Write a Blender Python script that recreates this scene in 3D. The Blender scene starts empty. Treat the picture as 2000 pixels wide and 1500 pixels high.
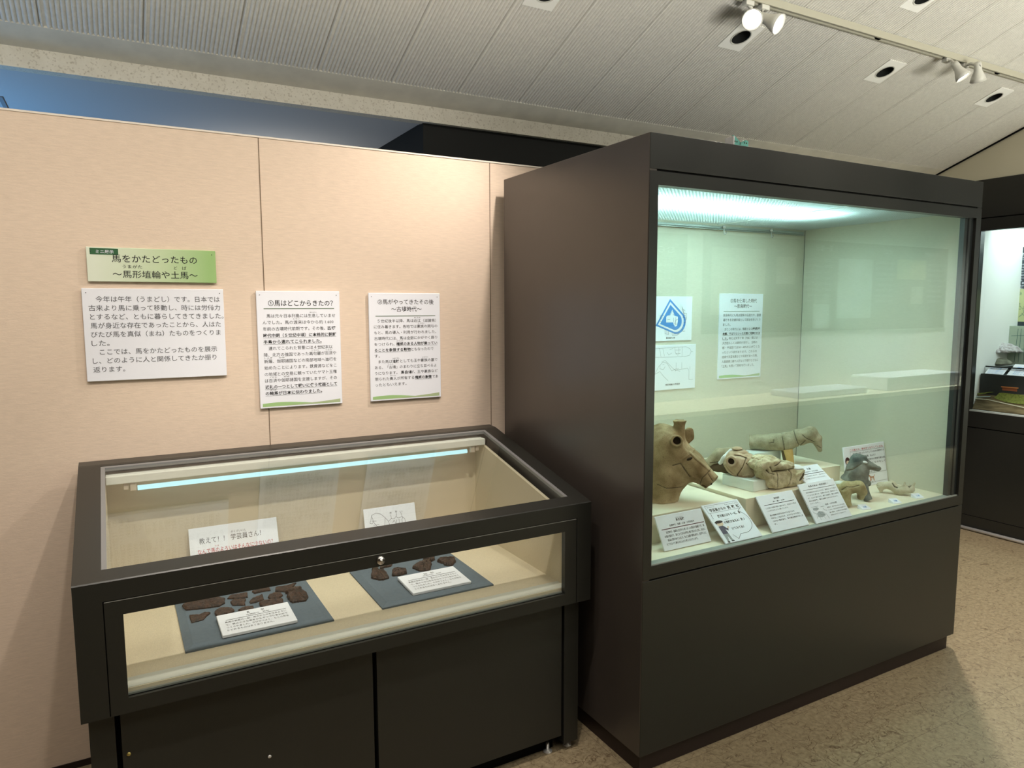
import bpy, bmesh, math, random
import numpy as np
from mathutils import Vector, Matrix
random.seed(7)
S = bpy.context.scene
COL = S.collection
R = math.radians
PI = math.pi

# ------------------------------------------------------------------ camera
CAM = Vector((0, -2.6592, 1.5273)); YAW, PIT, ROL, F = R(29.2659), R(-6.1632), R(-0.1546), 1389.23
_f0 = Vector((math.sin(YAW), math.cos(YAW), 0)); _r0 = Vector((math.cos(YAW), -math.sin(YAW), 0)); _u0 = Vector((0, 0, 1))
_fw = _f0*math.cos(PIT)+_u0*math.sin(PIT); _u1 = -_f0*math.sin(PIT)+_u0*math.cos(PIT)
_rt = _r0*math.cos(ROL)+_u1*math.sin(ROL); _up = -_r0*math.sin(ROL)+_u1*math.cos(ROL)
cd = bpy.data.cameras.new('camera'); cam = bpy.data.objects.new('camera', cd); COL.objects.link(cam)
cd.sensor_width = 36; cd.sensor_fit = 'HORIZONTAL'; cd.lens = F/2000*36; cd.clip_start = .05; cd.clip_end = 60
cam.matrix_world = Matrix(((_rt.x, _up.x, -_fw.x, CAM.x), (_rt.y, _up.y, -_fw.y, CAM.y), (_rt.z, _up.z, -_fw.z, CAM.z), (0, 0, 0, 1)))
S.camera = cam
S.view_settings.view_transform = 'Standard'; S.view_settings.look = 'None'
S.view_settings.gamma = 1; S.view_settings.use_curve_mapping = False
S.view_settings.exposure = 0.35
S.cycles.use_denoising = True
S.cycles.max_bounces = 10; S.cycles.transparent_max_bounces = 24; S.cycles.sample_clamp_indirect = 6
S.cycles.caustics_reflective = False; S.cycles.caustics_refractive = False

# ------------------------------------------------------------------ world and big lights
WORLD = (.23, .21, .185); WORLD_S = .55
w = bpy.data.worlds.new('world'); S.world = w; w.use_nodes = True
w.node_tree.nodes['Background'].inputs[0].default_value = (*WORLD, 1)
w.node_tree.nodes['Background'].inputs[1].default_value = WORLD_S
WARM = (1, .90, .80); NEUT = (1, .93, .82); COOL = (.62, .97, .95); BLUE = (.22, .55, 1)
def area(name, loc, aim, sx, sy, power, col, spread=180):
    l = bpy.data.lights.new(name, 'AREA'); l.shape = 'RECTANGLE'; l.size = sx; l.size_y = sy
    l.energy = power; l.color = col; l.spread = R(spread)
    o = bpy.data.objects.new(name, l); COL.objects.link(o); o.location = loc
    o.rotation_euler = (Vector(aim)-Vector(loc)).to_track_quat('-Z', 'Y').to_euler()
    return o
area('tall_case_light', (2.12, -.56, 1.990), (2.12, -.56, 0), 1.25, .20, 52, COOL)
area('wall_case_light', (5.45, -.6, 2.06), (5.45, -.6, 0), .5, 2.2, 16, (.80, 1, .99))
area('blue_room_light', (-1.2, 1.2, 1.5), (-.9, 1.3, 2.4), 1.2, .3, 13, BLUE)
area('opposite_case_light', (6.0, -3.85, 2.55), (6.0, -4.05, 0), 7.0, .3, 75, (.90, 1, .90), 60)
area('added_ceiling_fill', (3.5, -3.42, 1.35), (3.5, -3.42+.848, 1.35+.53), 15.0, .12, 42, (1, .98, .91), 44)  # added unseen fill light, aimed only at the ceiling slope
area('added_overhead_fill', (1.8, -2.7, 3.35), (1.8, -2.4, 0), 7.0, .9, 60, (1, .93, .82))  # added unseen fill from above, lifts floor, case fronts and lower wall
area('added_rear_fill', (.75, 1.35, 1.9), (.7, 1.2, 2.4), .5, .3, 1.3, NEUT)  # added fill, brightens the right part of the back ceiling

# ------------------------------------------------------------------ helpers
def ray(px, py):
    return (_fw*F + _rt*(px-1000) - _up*(py-750))
def at(px, py, x=None, y=None, z=None):
    d = ray(px, py)
    t = (x-CAM.x)/d.x if x is not None else (y-CAM.y)/d.y if y is not None else (z-CAM.z)/d.z
    return CAM + d*t
def link(o):
    COL.objects.link(o); return o
MW = {}
def thing(name, label, cat, loc=(0, 0, 0), rot=None, group=None, m=None):
    o = link(bpy.data.objects.new(name, None)); o.empty_display_size = .05
    mm = m if m is not None else Matrix.Translation(loc) @ ((rot or Matrix.Identity(4)))
    o.matrix_world = mm; MW[o.name] = mm
    tag(o, label, cat, group); return o
def tag(o, label, cat, group=None, kind=None):
    if label: o['label'] = label
    if cat: o['category'] = cat
    if group: o['group'] = group
    if kind: o['kind'] = kind
    return o
def put(name, bm, mat, parent=None, local=False, smooth=False, label=None):
    """one mesh object; geometry given in world space unless local"""
    if isinstance(bm, bpy.types.Mesh): me = bm; me.name = name
    else:
        me = bpy.data.meshes.new(name); bm.to_mesh(me); bm.free()
    M = Matrix.Identity(4)
    p = parent
    while p is not None:
        M = MW.get(p.name, Matrix.Identity(4)) @ M if p.name in MW else M
        p = p.parent
    if parent is not None and not local: me.transform(M.inverted())
    o = link(bpy.data.objects.new(name, me))
    for m_ in (mat if isinstance(mat, (list, tuple)) else [mat]): me.materials.append(m_)
    if smooth:
        for f in me.polygons: f.use_smooth = True
    if parent is not None: o.parent = parent
    if label: o['label'] = label
    return o
def struct(name, bm, mat, label, cat, **k):
    return tag(put(name, bm, mat, **k), label, cat, kind='structure')
def box(b, x0, x1, y0, y1, z0, z1, bev=0, m=None, seg=2):
    r = bmesh.ops.create_cube(b, size=1)
    vs = r['verts']
    for v in vs: v.co = Vector((x0+(v.co.x+.5)*(x1-x0), y0+(v.co.y+.5)*(y1-y0), z0+(v.co.z+.5)*(z1-z0)))
    if bev:
        es = list({e for v in vs for e in v.link_edges})
        g = bmesh.ops.bevel(b, geom=es, offset=bev, segments=seg, affect='EDGES', profile=.5)
        vs = list({v for f in g['faces'] for v in f.verts} | {v for v in vs if v.is_valid})
    if m is not None:
        bmesh.ops.transform(b, matrix=m, verts=[v for v in vs if v.is_valid])
    return vs
def B(*a, **k):
    b = bmesh.new(); box(b, *a, **k); return b
def prism(b, pts, ax, a0, a1):
    """polygon pts (2-D) extruded along axis ax ('x': pts are y,z; 'y': x,z; 'z': x,y)"""
    def mk(p, a): return {'x': (a, p[0], p[1]), 'y': (p[0], a, p[1]), 'z': (p[0], p[1], a)}[ax]
    A = [b.verts.new(mk(p, a0)) for p in pts]; C = [b.verts.new(mk(p, a1)) for p in pts]
    n = len(pts); fs = [b.faces.new(A), b.faces.new(C[::-1])]
    for i in range(n): fs.append(b.faces.new((A[i], C[i], C[(i+1) % n], A[(i+1) % n])))
    bmesh.ops.recalc_face_normals(b, faces=fs); return A+C
def tube(b, pts, rad, n=12, caps=True):
    pts = [Vector(p) for p in pts]; rads = rad if isinstance(rad, (list, tuple)) else [rad]*len(pts)
    rings = []
    for i, p in enumerate(pts):
        d = (pts[min(i+1, len(pts)-1)]-pts[max(i-1, 0)]).normalized()
        a = d.cross(Vector((0, 0, 1)) if abs(d.z) < .95 else Vector((1, 0, 0))).normalized(); c = d.cross(a)
        rings.append([b.verts.new(p+(a*math.cos(2*PI*k/n)+c*math.sin(2*PI*k/n))*rads[i]) for k in range(n)])
    fs = []
    for i in range(len(rings)-1):
        for k in range(n): fs.append(b.faces.new((rings[i][k], rings[i][(k+1) % n], rings[i+1][(k+1) % n], rings[i+1][k])))
    if caps: fs += [b.faces.new(rings[0][::-1]), b.faces.new(rings[-1])]
    bmesh.ops.recalc_face_normals(b, faces=fs)
    return b
def lathe(b, prof, M, n=24):
    """prof: list of (r, h) about local z, placed by matrix M"""
    rings = [[b.verts.new(M @ Vector((r*math.cos(2*PI*k/n), r*math.sin(2*PI*k/n), h))) for k in range(n)] for r, h in prof]
    fs = []
    for i in range(len(rings)-1):
        for k in range(n): fs.append(b.faces.new((rings[i][k], rings[i][(k+1) % n], rings[i+1][(k+1) % n], rings[i+1][k])))
    return rings
def aimM(loc, d):
    return Matrix.Translation(loc) @ Vector(d).to_track_quat('Z', 'Y').to_matrix().to_4x4()
def frame2d(b, x0, x1, z0, z1, X0, X1, Z0, Z1, y0, y1):
    """rectangular ring (outer x0..z1, hole X0..Z1) of depth y0..y1, facing -y"""
    vs = []
    for y in (y0, y1):
        vs.append([b.verts.new((x, y, z)) for x, z in ((x0, z0), (x1, z0), (x1, z1), (x0, z1), (X0, Z0), (X1, Z0), (X1, Z1), (X0, Z1))])
    a, c = vs; fs = []
    for i in range(4):
        j = (i+1) % 4
        fs += [b.faces.new((a[i], a[j], a[4+j], a[4+i])), b.faces.new((c[i], c[4+i], c[4+j], c[j])),
               b.faces.new((a[i], c[i], c[j], a[j])), b.faces.new((a[4+i], a[4+j], c[4+j], c[4+i]))]
    bmesh.ops.recalc_face_normals(b, faces=fs); return b

# ------------------------------------------------------------------ materials
def newmat(name):
    m = bpy.data.materials.new(name); m.use_nodes = True; nt = m.node_tree; nt.nodes.clear()
    out = nt.nodes.new('ShaderNodeOutputMaterial'); return m, nt, out
def N(nt, t, **k):
    n = nt.nodes.new('ShaderNode'+t)
    for a, v in k.items(): setattr(n, a, v)
    return n
def coords(nt, scale=(1, 1, 1), kind='Object'):
    t = N(nt, 'TexCoord'); mp = N(nt, 'Mapping'); nt.links.new(t.outputs[kind], mp.inputs['Vector'])
    mp.inputs['Scale'].default_value = scale; return mp.outputs[0]
def lerp(c, k): return tuple(max(0, min(1, x*k)) for x in c)
def pbr(name, col, rough=.5, spec=.5, metal=0, var=0, vs=(30, 30, 30), bump=0, bs=(200, 200, 200), col2=None, detail=4, bdist=.002, rvar=0):
    m, nt, out = newmat(name); p = N(nt, 'BsdfPrincipled'); L = nt.links.new
    L(p.outputs[0], out.inputs[0])
    p.inputs['Roughness'].default_value = rough; p.inputs['Specular IOR Level'].default_value = spec; p.inputs['Metallic'].default_value = metal
    if var or col2:
        n = N(nt, 'TexNoise'); n.inputs['Scale'].default_value = 1; n.inputs['Detail'].default_value = detail; L(coords(nt, vs), n.inputs['Vector'])
        r = N(nt, 'ValToRGB'); L(n.outputs['Fac'], r.inputs[0])
        r.color_ramp.elements[0].position = .32; r.color_ramp.elements[1].position = .68
        r.color_ramp.elements[0].color = (*(col2 or lerp(col, 1-var)), 1); r.color_ramp.elements[1].color = (*(col if col2 else lerp(col, 1+var)), 1)
        L(r.outputs[0], p.inputs['Base Color'])
        if rvar:
            ma = N(nt, 'MapRange'); L(n.outputs['Fac'], ma.inputs[0]); ma.inputs[3].default_value = rough-rvar; ma.inputs[4].default_value = rough+rvar
            L(ma.outputs[0], p.inputs['Roughness'])
    else: p.inputs['Base Color'].default_value = (*col, 1)
    if bump:
        n2 = N(nt, 'TexNoise'); n2.inputs['Scale'].default_value = 1; n2.inputs['Detail'].default_value = 5; L(coords(nt, bs), n2.inputs['Vector'])
        bn = N(nt, 'Bump'); bn.inputs['Strength'].default_value = bump; bn.inputs['Distance'].default_value = bdist
        L(n2.outputs['Fac'], bn.inputs['Height']); L(bn.outputs[0], p.inputs['Normal'])
    return m
def emit(name, col, s):
    m, nt, out = newmat(name); e = N(nt, 'Emission'); e.inputs[0].default_value = (*col, 1); e.inputs[1].default_value = s
    nt.links.new(e.outputs[0], out.inputs[0]); return m
def glass(name, tint=(.97, .99, .98), r0=.042):
    """flat pane: see-through with mirror reflection by angle"""
    m, nt, out = newmat(name); L = nt.links.new
    g = N(nt, 'NewGeometry'); d = N(nt, 'VectorMath', operation='DOT_PRODUCT'); L(g.outputs['Normal'], d.inputs[0]); L(g.outputs['Incoming'], d.inputs[1])
    a = N(nt, 'Math', operation='ABSOLUTE'); L(d.outputs['Value'], a.inputs[0])
    s = N(nt, 'Math', operation='SUBTRACT'); s.inputs[0].default_value = 1; L(a.outputs[0], s.inputs[1])
    p = N(nt, 'Math', operation='POWER'); L(s.outputs[0], p.inputs[0]); p.inputs[1].default_value = 5
    mu = N(nt, 'Math', operation='MULTIPLY_ADD'); L(p.outputs[0], mu.inputs[0]); mu.inputs[1].default_value = 1-r0; mu.inputs[2].default_value = r0
    t = N(nt, 'BsdfTransparent'); t.inputs[0].default_value = (*tint, 1)
    gl = N(nt, 'BsdfGlossy'); gl.inputs['Roughness'].default_value = 0
    mx = N(nt, 'MixShader'); L(mu.outputs[0], mx.inputs[0]); L(t.outputs[0], mx.inputs[1]); L(gl.outputs[0], mx.inputs[2])
    L(mx.outputs[0], out.inputs[0]); return m

M_WALL = pbr('wall_cloth', (.77, .625, .50), .92, .15, var=.05, vs=(25, 25, 220), bump=.35, bs=(90, 90, 620), bdist=.0012)
M_CEIL = pbr('ceiling_board', (.78, .76, .70), .9, .2, var=.05, vs=(60, 60, 60), bump=.3, bs=(160, 160, 160))
M_CEILP = pbr('ceiling_plaster', (.74, .71, .62), .9, .2, var=.06, vs=(14, 14, 14))
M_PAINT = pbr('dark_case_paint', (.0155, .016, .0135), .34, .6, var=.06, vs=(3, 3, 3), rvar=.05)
M_SIDELIT = pbr('wall_lit_side_paint', (.060, .050, .043), .33, .7, var=.08, vs=(4, 4, 4), rvar=.05)  # case paint lightened: the lit wall's reflection is put into the colour
M_BLACK = pbr('black_partition', (.012, .013, .012), .7, .3)
M_PLINTH = pbr('brown_plinth', (.022, .012, .010), .5, .4)
M_GROOVE = pbr('groove', (.004, .004, .004), .8, .1)
M_LINEN = pbr('beige_case_cloth', (.66, .57, .42), .95, .1, var=.07, vs=(700, 160, 700), bump=.3, bs=(900, 900, 900), bdist=.0006)
M_GCLOTH = pbr('pale_case_cloth', (.61, .585, .47), .95, .1, var=.04, vs=(60, 60, 500), bump=.3, bs=(90, 90, 600), bdist=.001)
M_DECK = pbr('pale_case_floor', (.80, .73, .57), .8, .2, var=.03, vs=(12, 12, 12))
M_WHITE = pbr('white_board', (.86, .88, .95), .6, .3)
M_FOAM = pbr('foam_board_edge', (.80, .78, .72), .8, .2)
M_INK = pbr('black_ink', (.02, .02, .022), .6, .3)
M_GREYINK = pbr('grey_ink', (.10, .10, .11), .6, .3)
M_RED = pbr('red_ink', (.50, .03, .04), .6, .3)
M_MAROON = pbr('maroon_ink', (.12, .02, .035), .6, .3)
M_GREENL = pbr('green_rule', (.16, .22, .15), .6, .3)
M_GREENW = pbr('green_wave', (.36, .56, .24), .6, .3)
M_GREENW2 = pbr('olive_wave', (.44, .52, .30), .6, .3)
M_BADGE = pbr('dark_green_badge', (.035, .12, .05), .6, .3)
M_BLUEI = pbr('blue_print', (.07, .25, .62), .6, .3)
M_SKIN = pbr('printed_skin', (.80, .62, .48), .6, .3)
M_HAIR = pbr('printed_hair', (.02, .016, .02), .6, .3)
M_GLASS = glass('case_glass', r0=.05)
M_STEEL = pbr('bright_steel', (.72, .71, .70), .25, .5, metal=.55)
M_CHROME = pbr('chrome', (.75, .72, .70), .08, .5, metal=1)
M_BRASS = pbr('brass', (.55, .45, .15), .4, .5, metal=1)
M_LAMPW = pbr('white_lamp_metal', (.62, .61, .55), .35, .5)
M_GREYB = pbr('grey_board_cloth', (.13, .165, .20), .85, .2, var=.05, vs=(90, 90, 90))
M_IRON = pbr('rusted_iron', (.075, .035, .022), .62, .5, col2=(.018, .012, .011), vs=(90, 90, 90), bump=.8, bs=(220, 220, 220), bdist=.002, detail=6)
M_PLASTER = pbr('white_plaster_fill', (.80, .82, .82), .8, .2, bump=.3, bs=(120, 120, 120))
M_ETHA = pbr('white_foam_block', (.75, .80, .76), .55, .4)
M_WHITEWALL = pbr('white_cloth', (.80, .82, .80), .9, .1)
M_SLATE = pbr('slate_panel', (.045, .06, .075), .55, .4)
def clay(name, a, b, spot, rough=.85, sc=22, gsc=420):
    m, nt, out = newmat(name); L = nt.links.new; p = N(nt, 'BsdfPrincipled'); L(p.outputs[0], out.inputs[0])
    p.inputs['Roughness'].default_value = rough; p.inputs['Specular IOR Level'].default_value = .2
    n1 = N(nt, 'TexNoise'); n1.inputs['Scale'].default_value = sc; n1.inputs['Detail'].default_value = 6; L(coords(nt), n1.inputs['Vector'])
    r1 = N(nt, 'ValToRGB'); L(n1.outputs['Fac'], r1.inputs[0]); e = r1.color_ramp.elements
    e[0].position = .34; e[1].position = .66; e[0].color = (*a, 1); e[1].color = (*b, 1)
    n2 = N(nt, 'TexNoise'); n2.inputs['Scale'].default_value = gsc; n2.inputs['Detail'].default_value = 3; L(coords(nt), n2.inputs['Vector'])
    r2 = N(nt, 'ValToRGB'); L(n2.outputs['Fac'], r2.inputs[0]); e = r2.color_ramp.elements
    e[0].position = .30; e[1].position = .44; e[0].color = (.75, .75, .75, 1); e[1].color = (0, 0, 0, 1)
    mx = N(nt, 'MixRGB'); L(r2.outputs[0], mx.inputs[0]); L(r1.outputs[0], mx.inputs[1]); mx.inputs[2].default_value = (*spot, 1)
    ca = N(nt, 'Attribute', attribute_name='crack'); mc = N(nt, 'MixRGB'); L(ca.outputs['Fac'], mc.inputs[0]); L(mx.outputs[0], mc.inputs[1]); mc.inputs[2].default_value = (.06, .045, .028, 1)
    L(mc.outputs[0], p.inputs['Base Color'])
    bn = N(nt, 'Bump'); bn.inputs['Strength'].default_value = .55; bn.inputs['Distance'].default_value = .001
    L(n2.outputs['Fac'], bn.inputs['Height']); L(bn.outputs[0], p.inputs['Normal']); return m
M_CLAY = clay('ochre_clay', (.235, .155, .075), (.49, .36, .21), (.16, .11, .06), sc=15)
M_CLAYP = clay('pinkish_clay', (.42, .30, .19), (.56, .43, .30), (.22, .15, .09))
M_CLAYR = clay('rough_buff_clay', (.44, .37, .22), (.66, .58, .40), (.13, .10, .06), gsc=330)
M_CLAYG = clay('grey_buff_clay', (.28, .235, .15), (.46, .40, .28), (.13, .10, .065))
M_CLAYO = clay('orange_clay', (.52, .33, .12), (.62, .42, .18), (.45, .28, .10))
M_GREYC = clay('grey_ware', (.085, .10, .095), (.20, .22, .20), (.06, .07, .065), sc=30)
M_CLAYB = clay('brown_clay', (.31, .25, .12), (.46, .39, .22), (.18, .14, .07), sc=40)
M_CLAYW = clay('cream_clay', (.52, .47, .34), (.66, .60, .46), (.30, .24, .15), sc=30)
M_HOLE = pbr('hollow_shade', (.045, .030, .018), .95, .05)  # colour of solid dark fills, stands in for shade inside holes

# floor: beige vinyl tiles with scratchy brown veins
def floor_mat():
    m, nt, out = newmat('veined_floor_tile'); L = nt.links.new; p = N(nt, 'BsdfPrincipled'); L(p.outputs[0], out.inputs[0])
    c = coords(nt, (1, 1, 1))
    nz = N(nt, 'TexNoise'); nz.inputs['Scale'].default_value = 12; nz.inputs['Detail'].default_value = 5; L(c, nz.inputs['Vector'])
    add = N(nt, 'VectorMath', operation='MULTIPLY_ADD'); L(nz.outputs['Color'], add.inputs[0]); add.inputs[1].default_value = (.16, .16, 0); L(c, add.inputs[2])
    def veins(sx, sy, rot, th):
        mp = N(nt, 'Mapping'); L(add.outputs[0], mp.inputs[0]); mp.inputs['Scale'].default_value = (sx, sy, 1); mp.inputs['Rotation'].default_value = (0, 0, rot)
        v = N(nt, 'TexVoronoi', feature='DISTANCE_TO_EDGE'); v.inputs['Scale'].default_value = 1; L(mp.outputs[0], v.inputs['Vector'])
        r = N(nt, 'ValToRGB'); L(v.outputs['Distance'], r.inputs[0]); r.color_ramp.elements[0].color = (1, 1, 1, 1); r.color_ramp.elements[1].color = (0, 0, 0, 1)
        r.color_ramp.elements[0].position = 0; r.color_ramp.elements[1].position = th; return r.outputs[0]
    v1 = veins(9, 30, .5, .026); v2 = veins(42, 14, -.35, .034); 
    mx = N(nt, 'Math', operation='MAXIMUM'); L(v1, mx.inputs[0]); 
    v2m = N(nt, 'Math', operation='MULTIPLY'); L(v2, v2m.inputs[0]); v2m.inputs[1].default_value = .65; L(v2m.outputs[0], mx.inputs[1])
    n2 = N(nt, 'TexNoise'); n2.inputs['Scale'].default_value = 60; n2.inputs['Detail'].default_value = 5; L(c, n2.inputs['Vector'])
    brk = N(nt, 'Math', operation='MULTIPLY'); L(mx.outputs[0], brk.inputs[0])
    n3 = N(nt, 'TexNoise'); n3.inputs['Scale'].default_value = 34; L(c, n3.inputs['Vector'])
    r3 = N(nt, 'ValToRGB'); L(n3.outputs['Fac'], r3.inputs[0]); r3.color_ramp.elements[0].position = .34; r3.color_ramp.elements[1].position = .52; L(r3.outputs[0], brk.inputs[1])
    base = N(nt, 'ValToRGB'); L(n2.outputs['Fac'], base.inputs[0]); base.color_ramp.elements[0].color = (.235, .185, .11, 1); base.color_ramp.elements[1].color = (.36, .29, .18, 1)
    base.color_ramp.elements[0].position = .3; base.color_ramp.elements[1].position = .7
    m1 = N(nt, 'MixRGB'); L(brk.outputs[0], m1.inputs[0]); L(base.outputs[0], m1.inputs[1]); m1.inputs[2].default_value = (.115, .075, .042, 1)
    # joints
    sp = N(nt, 'SeparateXYZ'); L(c, sp.inputs[0]); js = []
    for ax in (0, 1):
        a = N(nt, 'Math', operation='MULTIPLY_ADD'); L(sp.outputs[ax], a.inputs[0]); a.inputs[1].default_value = 1/.305; a.inputs[2].default_value = (.37, .21)[ax]
        fr = N(nt, 'Math', operation='FRACT'); L(a.outputs[0], fr.inputs[0])
        lt = N(nt, 'Math', operation='LESS_THAN'); L(fr.outputs[0], lt.inputs[0]); lt.inputs[1].default_value = .008; js.append(lt.outputs[0])
    jm = N(nt, 'Math', operation='MAXIMUM'); L(js[0], jm.inputs[0]); L(js[1], jm.inputs[1])
    jk = N(nt, 'Math', operation='MULTIPLY'); L(jm.outputs[0], jk.inputs[0]); jk.inputs[1].default_value = .6
    m2 = N(nt, 'MixRGB'); L(jk.outputs[0], m2.inputs[0]); L(m1.outputs[0], m2.inputs[1]); m2.inputs[2].default_value = (.13, .09, .055, 1)
    L(m2.outputs[0], p.inputs['Base Color']); p.inputs['Roughness'].default_value = .42; p.inputs['Specular IOR Level'].default_value = .4
    return m
M_FLOOR = floor_mat()
def perf_mat():
    """grey metal with a fine grid of dark round holes"""
    m, nt, out = newmat('perforated_metal'); L = nt.links.new; p = N(nt, 'BsdfPrincipled'); L(p.outputs[0], out.inputs[0])
    v = N(nt, 'TexVoronoi'); v.inputs['Scale'].default_value = 1; v.inputs['Randomness'].default_value = 0; L(coords(nt, (125, 125, 125)), v.inputs['Vector'])
    r = N(nt, 'ValToRGB'); L(v.outputs['Distance'], r.inputs[0]); r.color_ramp.elements[0].color = (.03, .03, .03, 1); r.color_ramp.elements[1].color = (.62, .62, .56, 1)
    r.color_ramp.elements[0].position = .30; r.color_ramp.elements[1].position = .38
    L(r.outputs[0], p.inputs['Base Color']); p.inputs['Roughness'].default_value = .5; return m
M_PERF = perf_mat()
def diffuser_mat():
    """white perforated sheet that lets the tubes above glow through"""
    m, nt, out = newmat('perforated_diffuser'); L = nt.links.new
    v = N(nt, 'TexVoronoi'); v.inputs['Scale'].default_value = 1; v.inputs['Randomness'].default_value = 0; L(coords(nt, (62, 62, 62)), v.inputs['Vector'])
    r = N(nt, 'ValToRGB'); L(v.outputs['Distance'], r.inputs[0]); r.color_ramp.elements[0].position = .26; r.color_ramp.elements[1].position = .40
    r.color_ramp.elements[0].color = (.8, .85, .85, 1); r.color_ramp.elements[1].color = (.26, .29, .29, 1)
    t = N(nt, 'BsdfTranslucent'); L(r.outputs[0], t.inputs[0]); d = N(nt, 'BsdfDiffuse'); d.inputs[0].default_value = (.80, .84, .82, 1)
    mx = N(nt, 'MixShader'); mx.inputs[0].default_value = .5; L(t.outputs[0], mx.inputs[1]); L(d.outputs[0], mx.inputs[2])
    h = N(nt, 'ValToRGB'); L(v.outputs['Distance'], h.inputs[0]); h.color_ramp.elements[0].position = .25; h.color_ramp.elements[1].position = .30
    h.color_ramp.elements[0].color = (.85, .85, .85, 1); h.color_ramp.elements[1].color = (.10, .10, .10, 1)
    tr = N(nt, 'BsdfTransparent'); m2 = N(nt, 'MixShader'); L(h.outputs[0], m2.inputs[0]); L(mx.outputs[0], m2.inputs[1]); L(tr.outputs[0], m2.inputs[2])
    L(m2.outputs[0], out.inputs[0]); return m
M_DIFF = diffuser_mat()
M_TUBE = emit('fluorescent_tube', (.55, .95, 1), .95)
M_TUBE2 = emit('case_tube', (.60, .97, 1), 9)
M_LENS = emit('lit_lamp_lens', (1, .97, .90), 14)

# ------------------------------------------------------------------ lettering
def text_mesh(lines, z=.0004):
    """lines: (string, x_left, y_base, size, x_right|None, bold, underline)"""
    objs = []
    for ln in lines:
        s, x0, y, size = ln[:4]; x1 = ln[4] if len(ln) > 4 else None; bold = ln[5] if len(ln) > 5 else 0
        c = bpy.data.curves.new('t', 'FONT'); c.body = s; c.size = size; c.resolution_u = 2; c.offset = bold*size; c.fill_mode = 'FRONT'
        o = link(bpy.data.objects.new('t', c)); objs.append((o, ln))
    dg = bpy.context.evaluated_depsgraph_get(); b = bmesh.new()
    for o, ln in objs:
        s, x0, y, size = ln[:4]; x1 = ln[4] if len(ln) > 4 else None
        ev = o.evaluated_get(dg); me = ev.to_mesh()
        if len(me.vertices):
            xs = [v.co.x for v in me.vertices]; a, bb = min(xs), max(xs)
            k = (x1-x0)/(bb-a) if x1 is not None and bb > a else 1
            mm = Matrix.Translation((x0-a*k, y, z)) @ Matrix.Diagonal((k, 1, 1, 1))
            me.transform(mm); b.from_mesh(me)
            if len(ln) > 6 and ln[6]:
                u0, u1 = x0, x0+(bb-a)*k; th = size*.05
                vs = [b.verts.new(p) for p in ((u0, y-size*.20-th, z), (u1, y-size*.20-th, z), (u1, y-size*.20, z), (u0, y-size*.20, z))]; b.faces.new(vs)
        ev.to_mesh_clear()
    for o, ln in objs:
        c = o.data; bpy.data.objects.remove(o); bpy.data.curves.remove(c)
    return b
def flat(polys, z=.0004):
    b = bmesh.new()
    for p in polys: 
        f = b.faces.new([b.verts.new((x, y, z)) for x, y in p])
        f.normal_update()
        if f.normal.z < 0: f.normal_flip()
    bmesh.ops.triangulate(b, faces=b.faces[:]); return b
def rect(x0, y0, x1, y1): return [(x0, y0), (x1, y0), (x1, y1), (x0, y1)]
def stroke(pts, w, closed=False, z=.0005, b=None):
    b = b or bmesh.new(); n = len(pts); pts = [Vector((p[0], p[1])) for p in pts]
    for i in range(n if closed else n-1):
        p, q = pts[i], pts[(i+1) % n]; d = (q-p)
        if d.length < 1e-9: continue
        d.normalize(); nn = Vector((-d.y, d.x))*w/2; e = d*w*.35
        b.faces.new([b.verts.new((v.x, v.y, z)) for v in (p-e-nn, q+e-nn, q+e+nn, p-e+nn)])
    return b
def strokes(lst, w, z=.0005):
    b = bmesh.new()
    for p in lst: stroke(p, w, b=b, z=z)
    return b
RX = lambda a: Matrix.Rotation(R(a), 4, 'X')
RZ = lambda a: Matrix.Rotation(R(a), 4, 'Z')
def board(name, label, cat, w_, h_, t_, m, mat=None, group=None, edge=None):
    """sheet w x h x t, local origin at bottom-left of the printed face; faces +z"""
    o = thing(name, label, cat, m=m, group=group)
    put('panel' if not edge else 'panel', B(0, w_, 0, h_, -t_, 0, bev=min(.0012, t_*.2), seg=1), mat or M_WHITE, o, local=True)
    return o
def letter(o, lines, mat=M_INK, name='lettering', z=.0004): return put(name, text_mesh(lines, z), mat, o, local=True)
def shape(o, b, mat, name): return put(name, b, mat, o, local=True)
WALLM = lambda x, z, y: Matrix.Translation((x, y, z)) @ RX(90)

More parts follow.
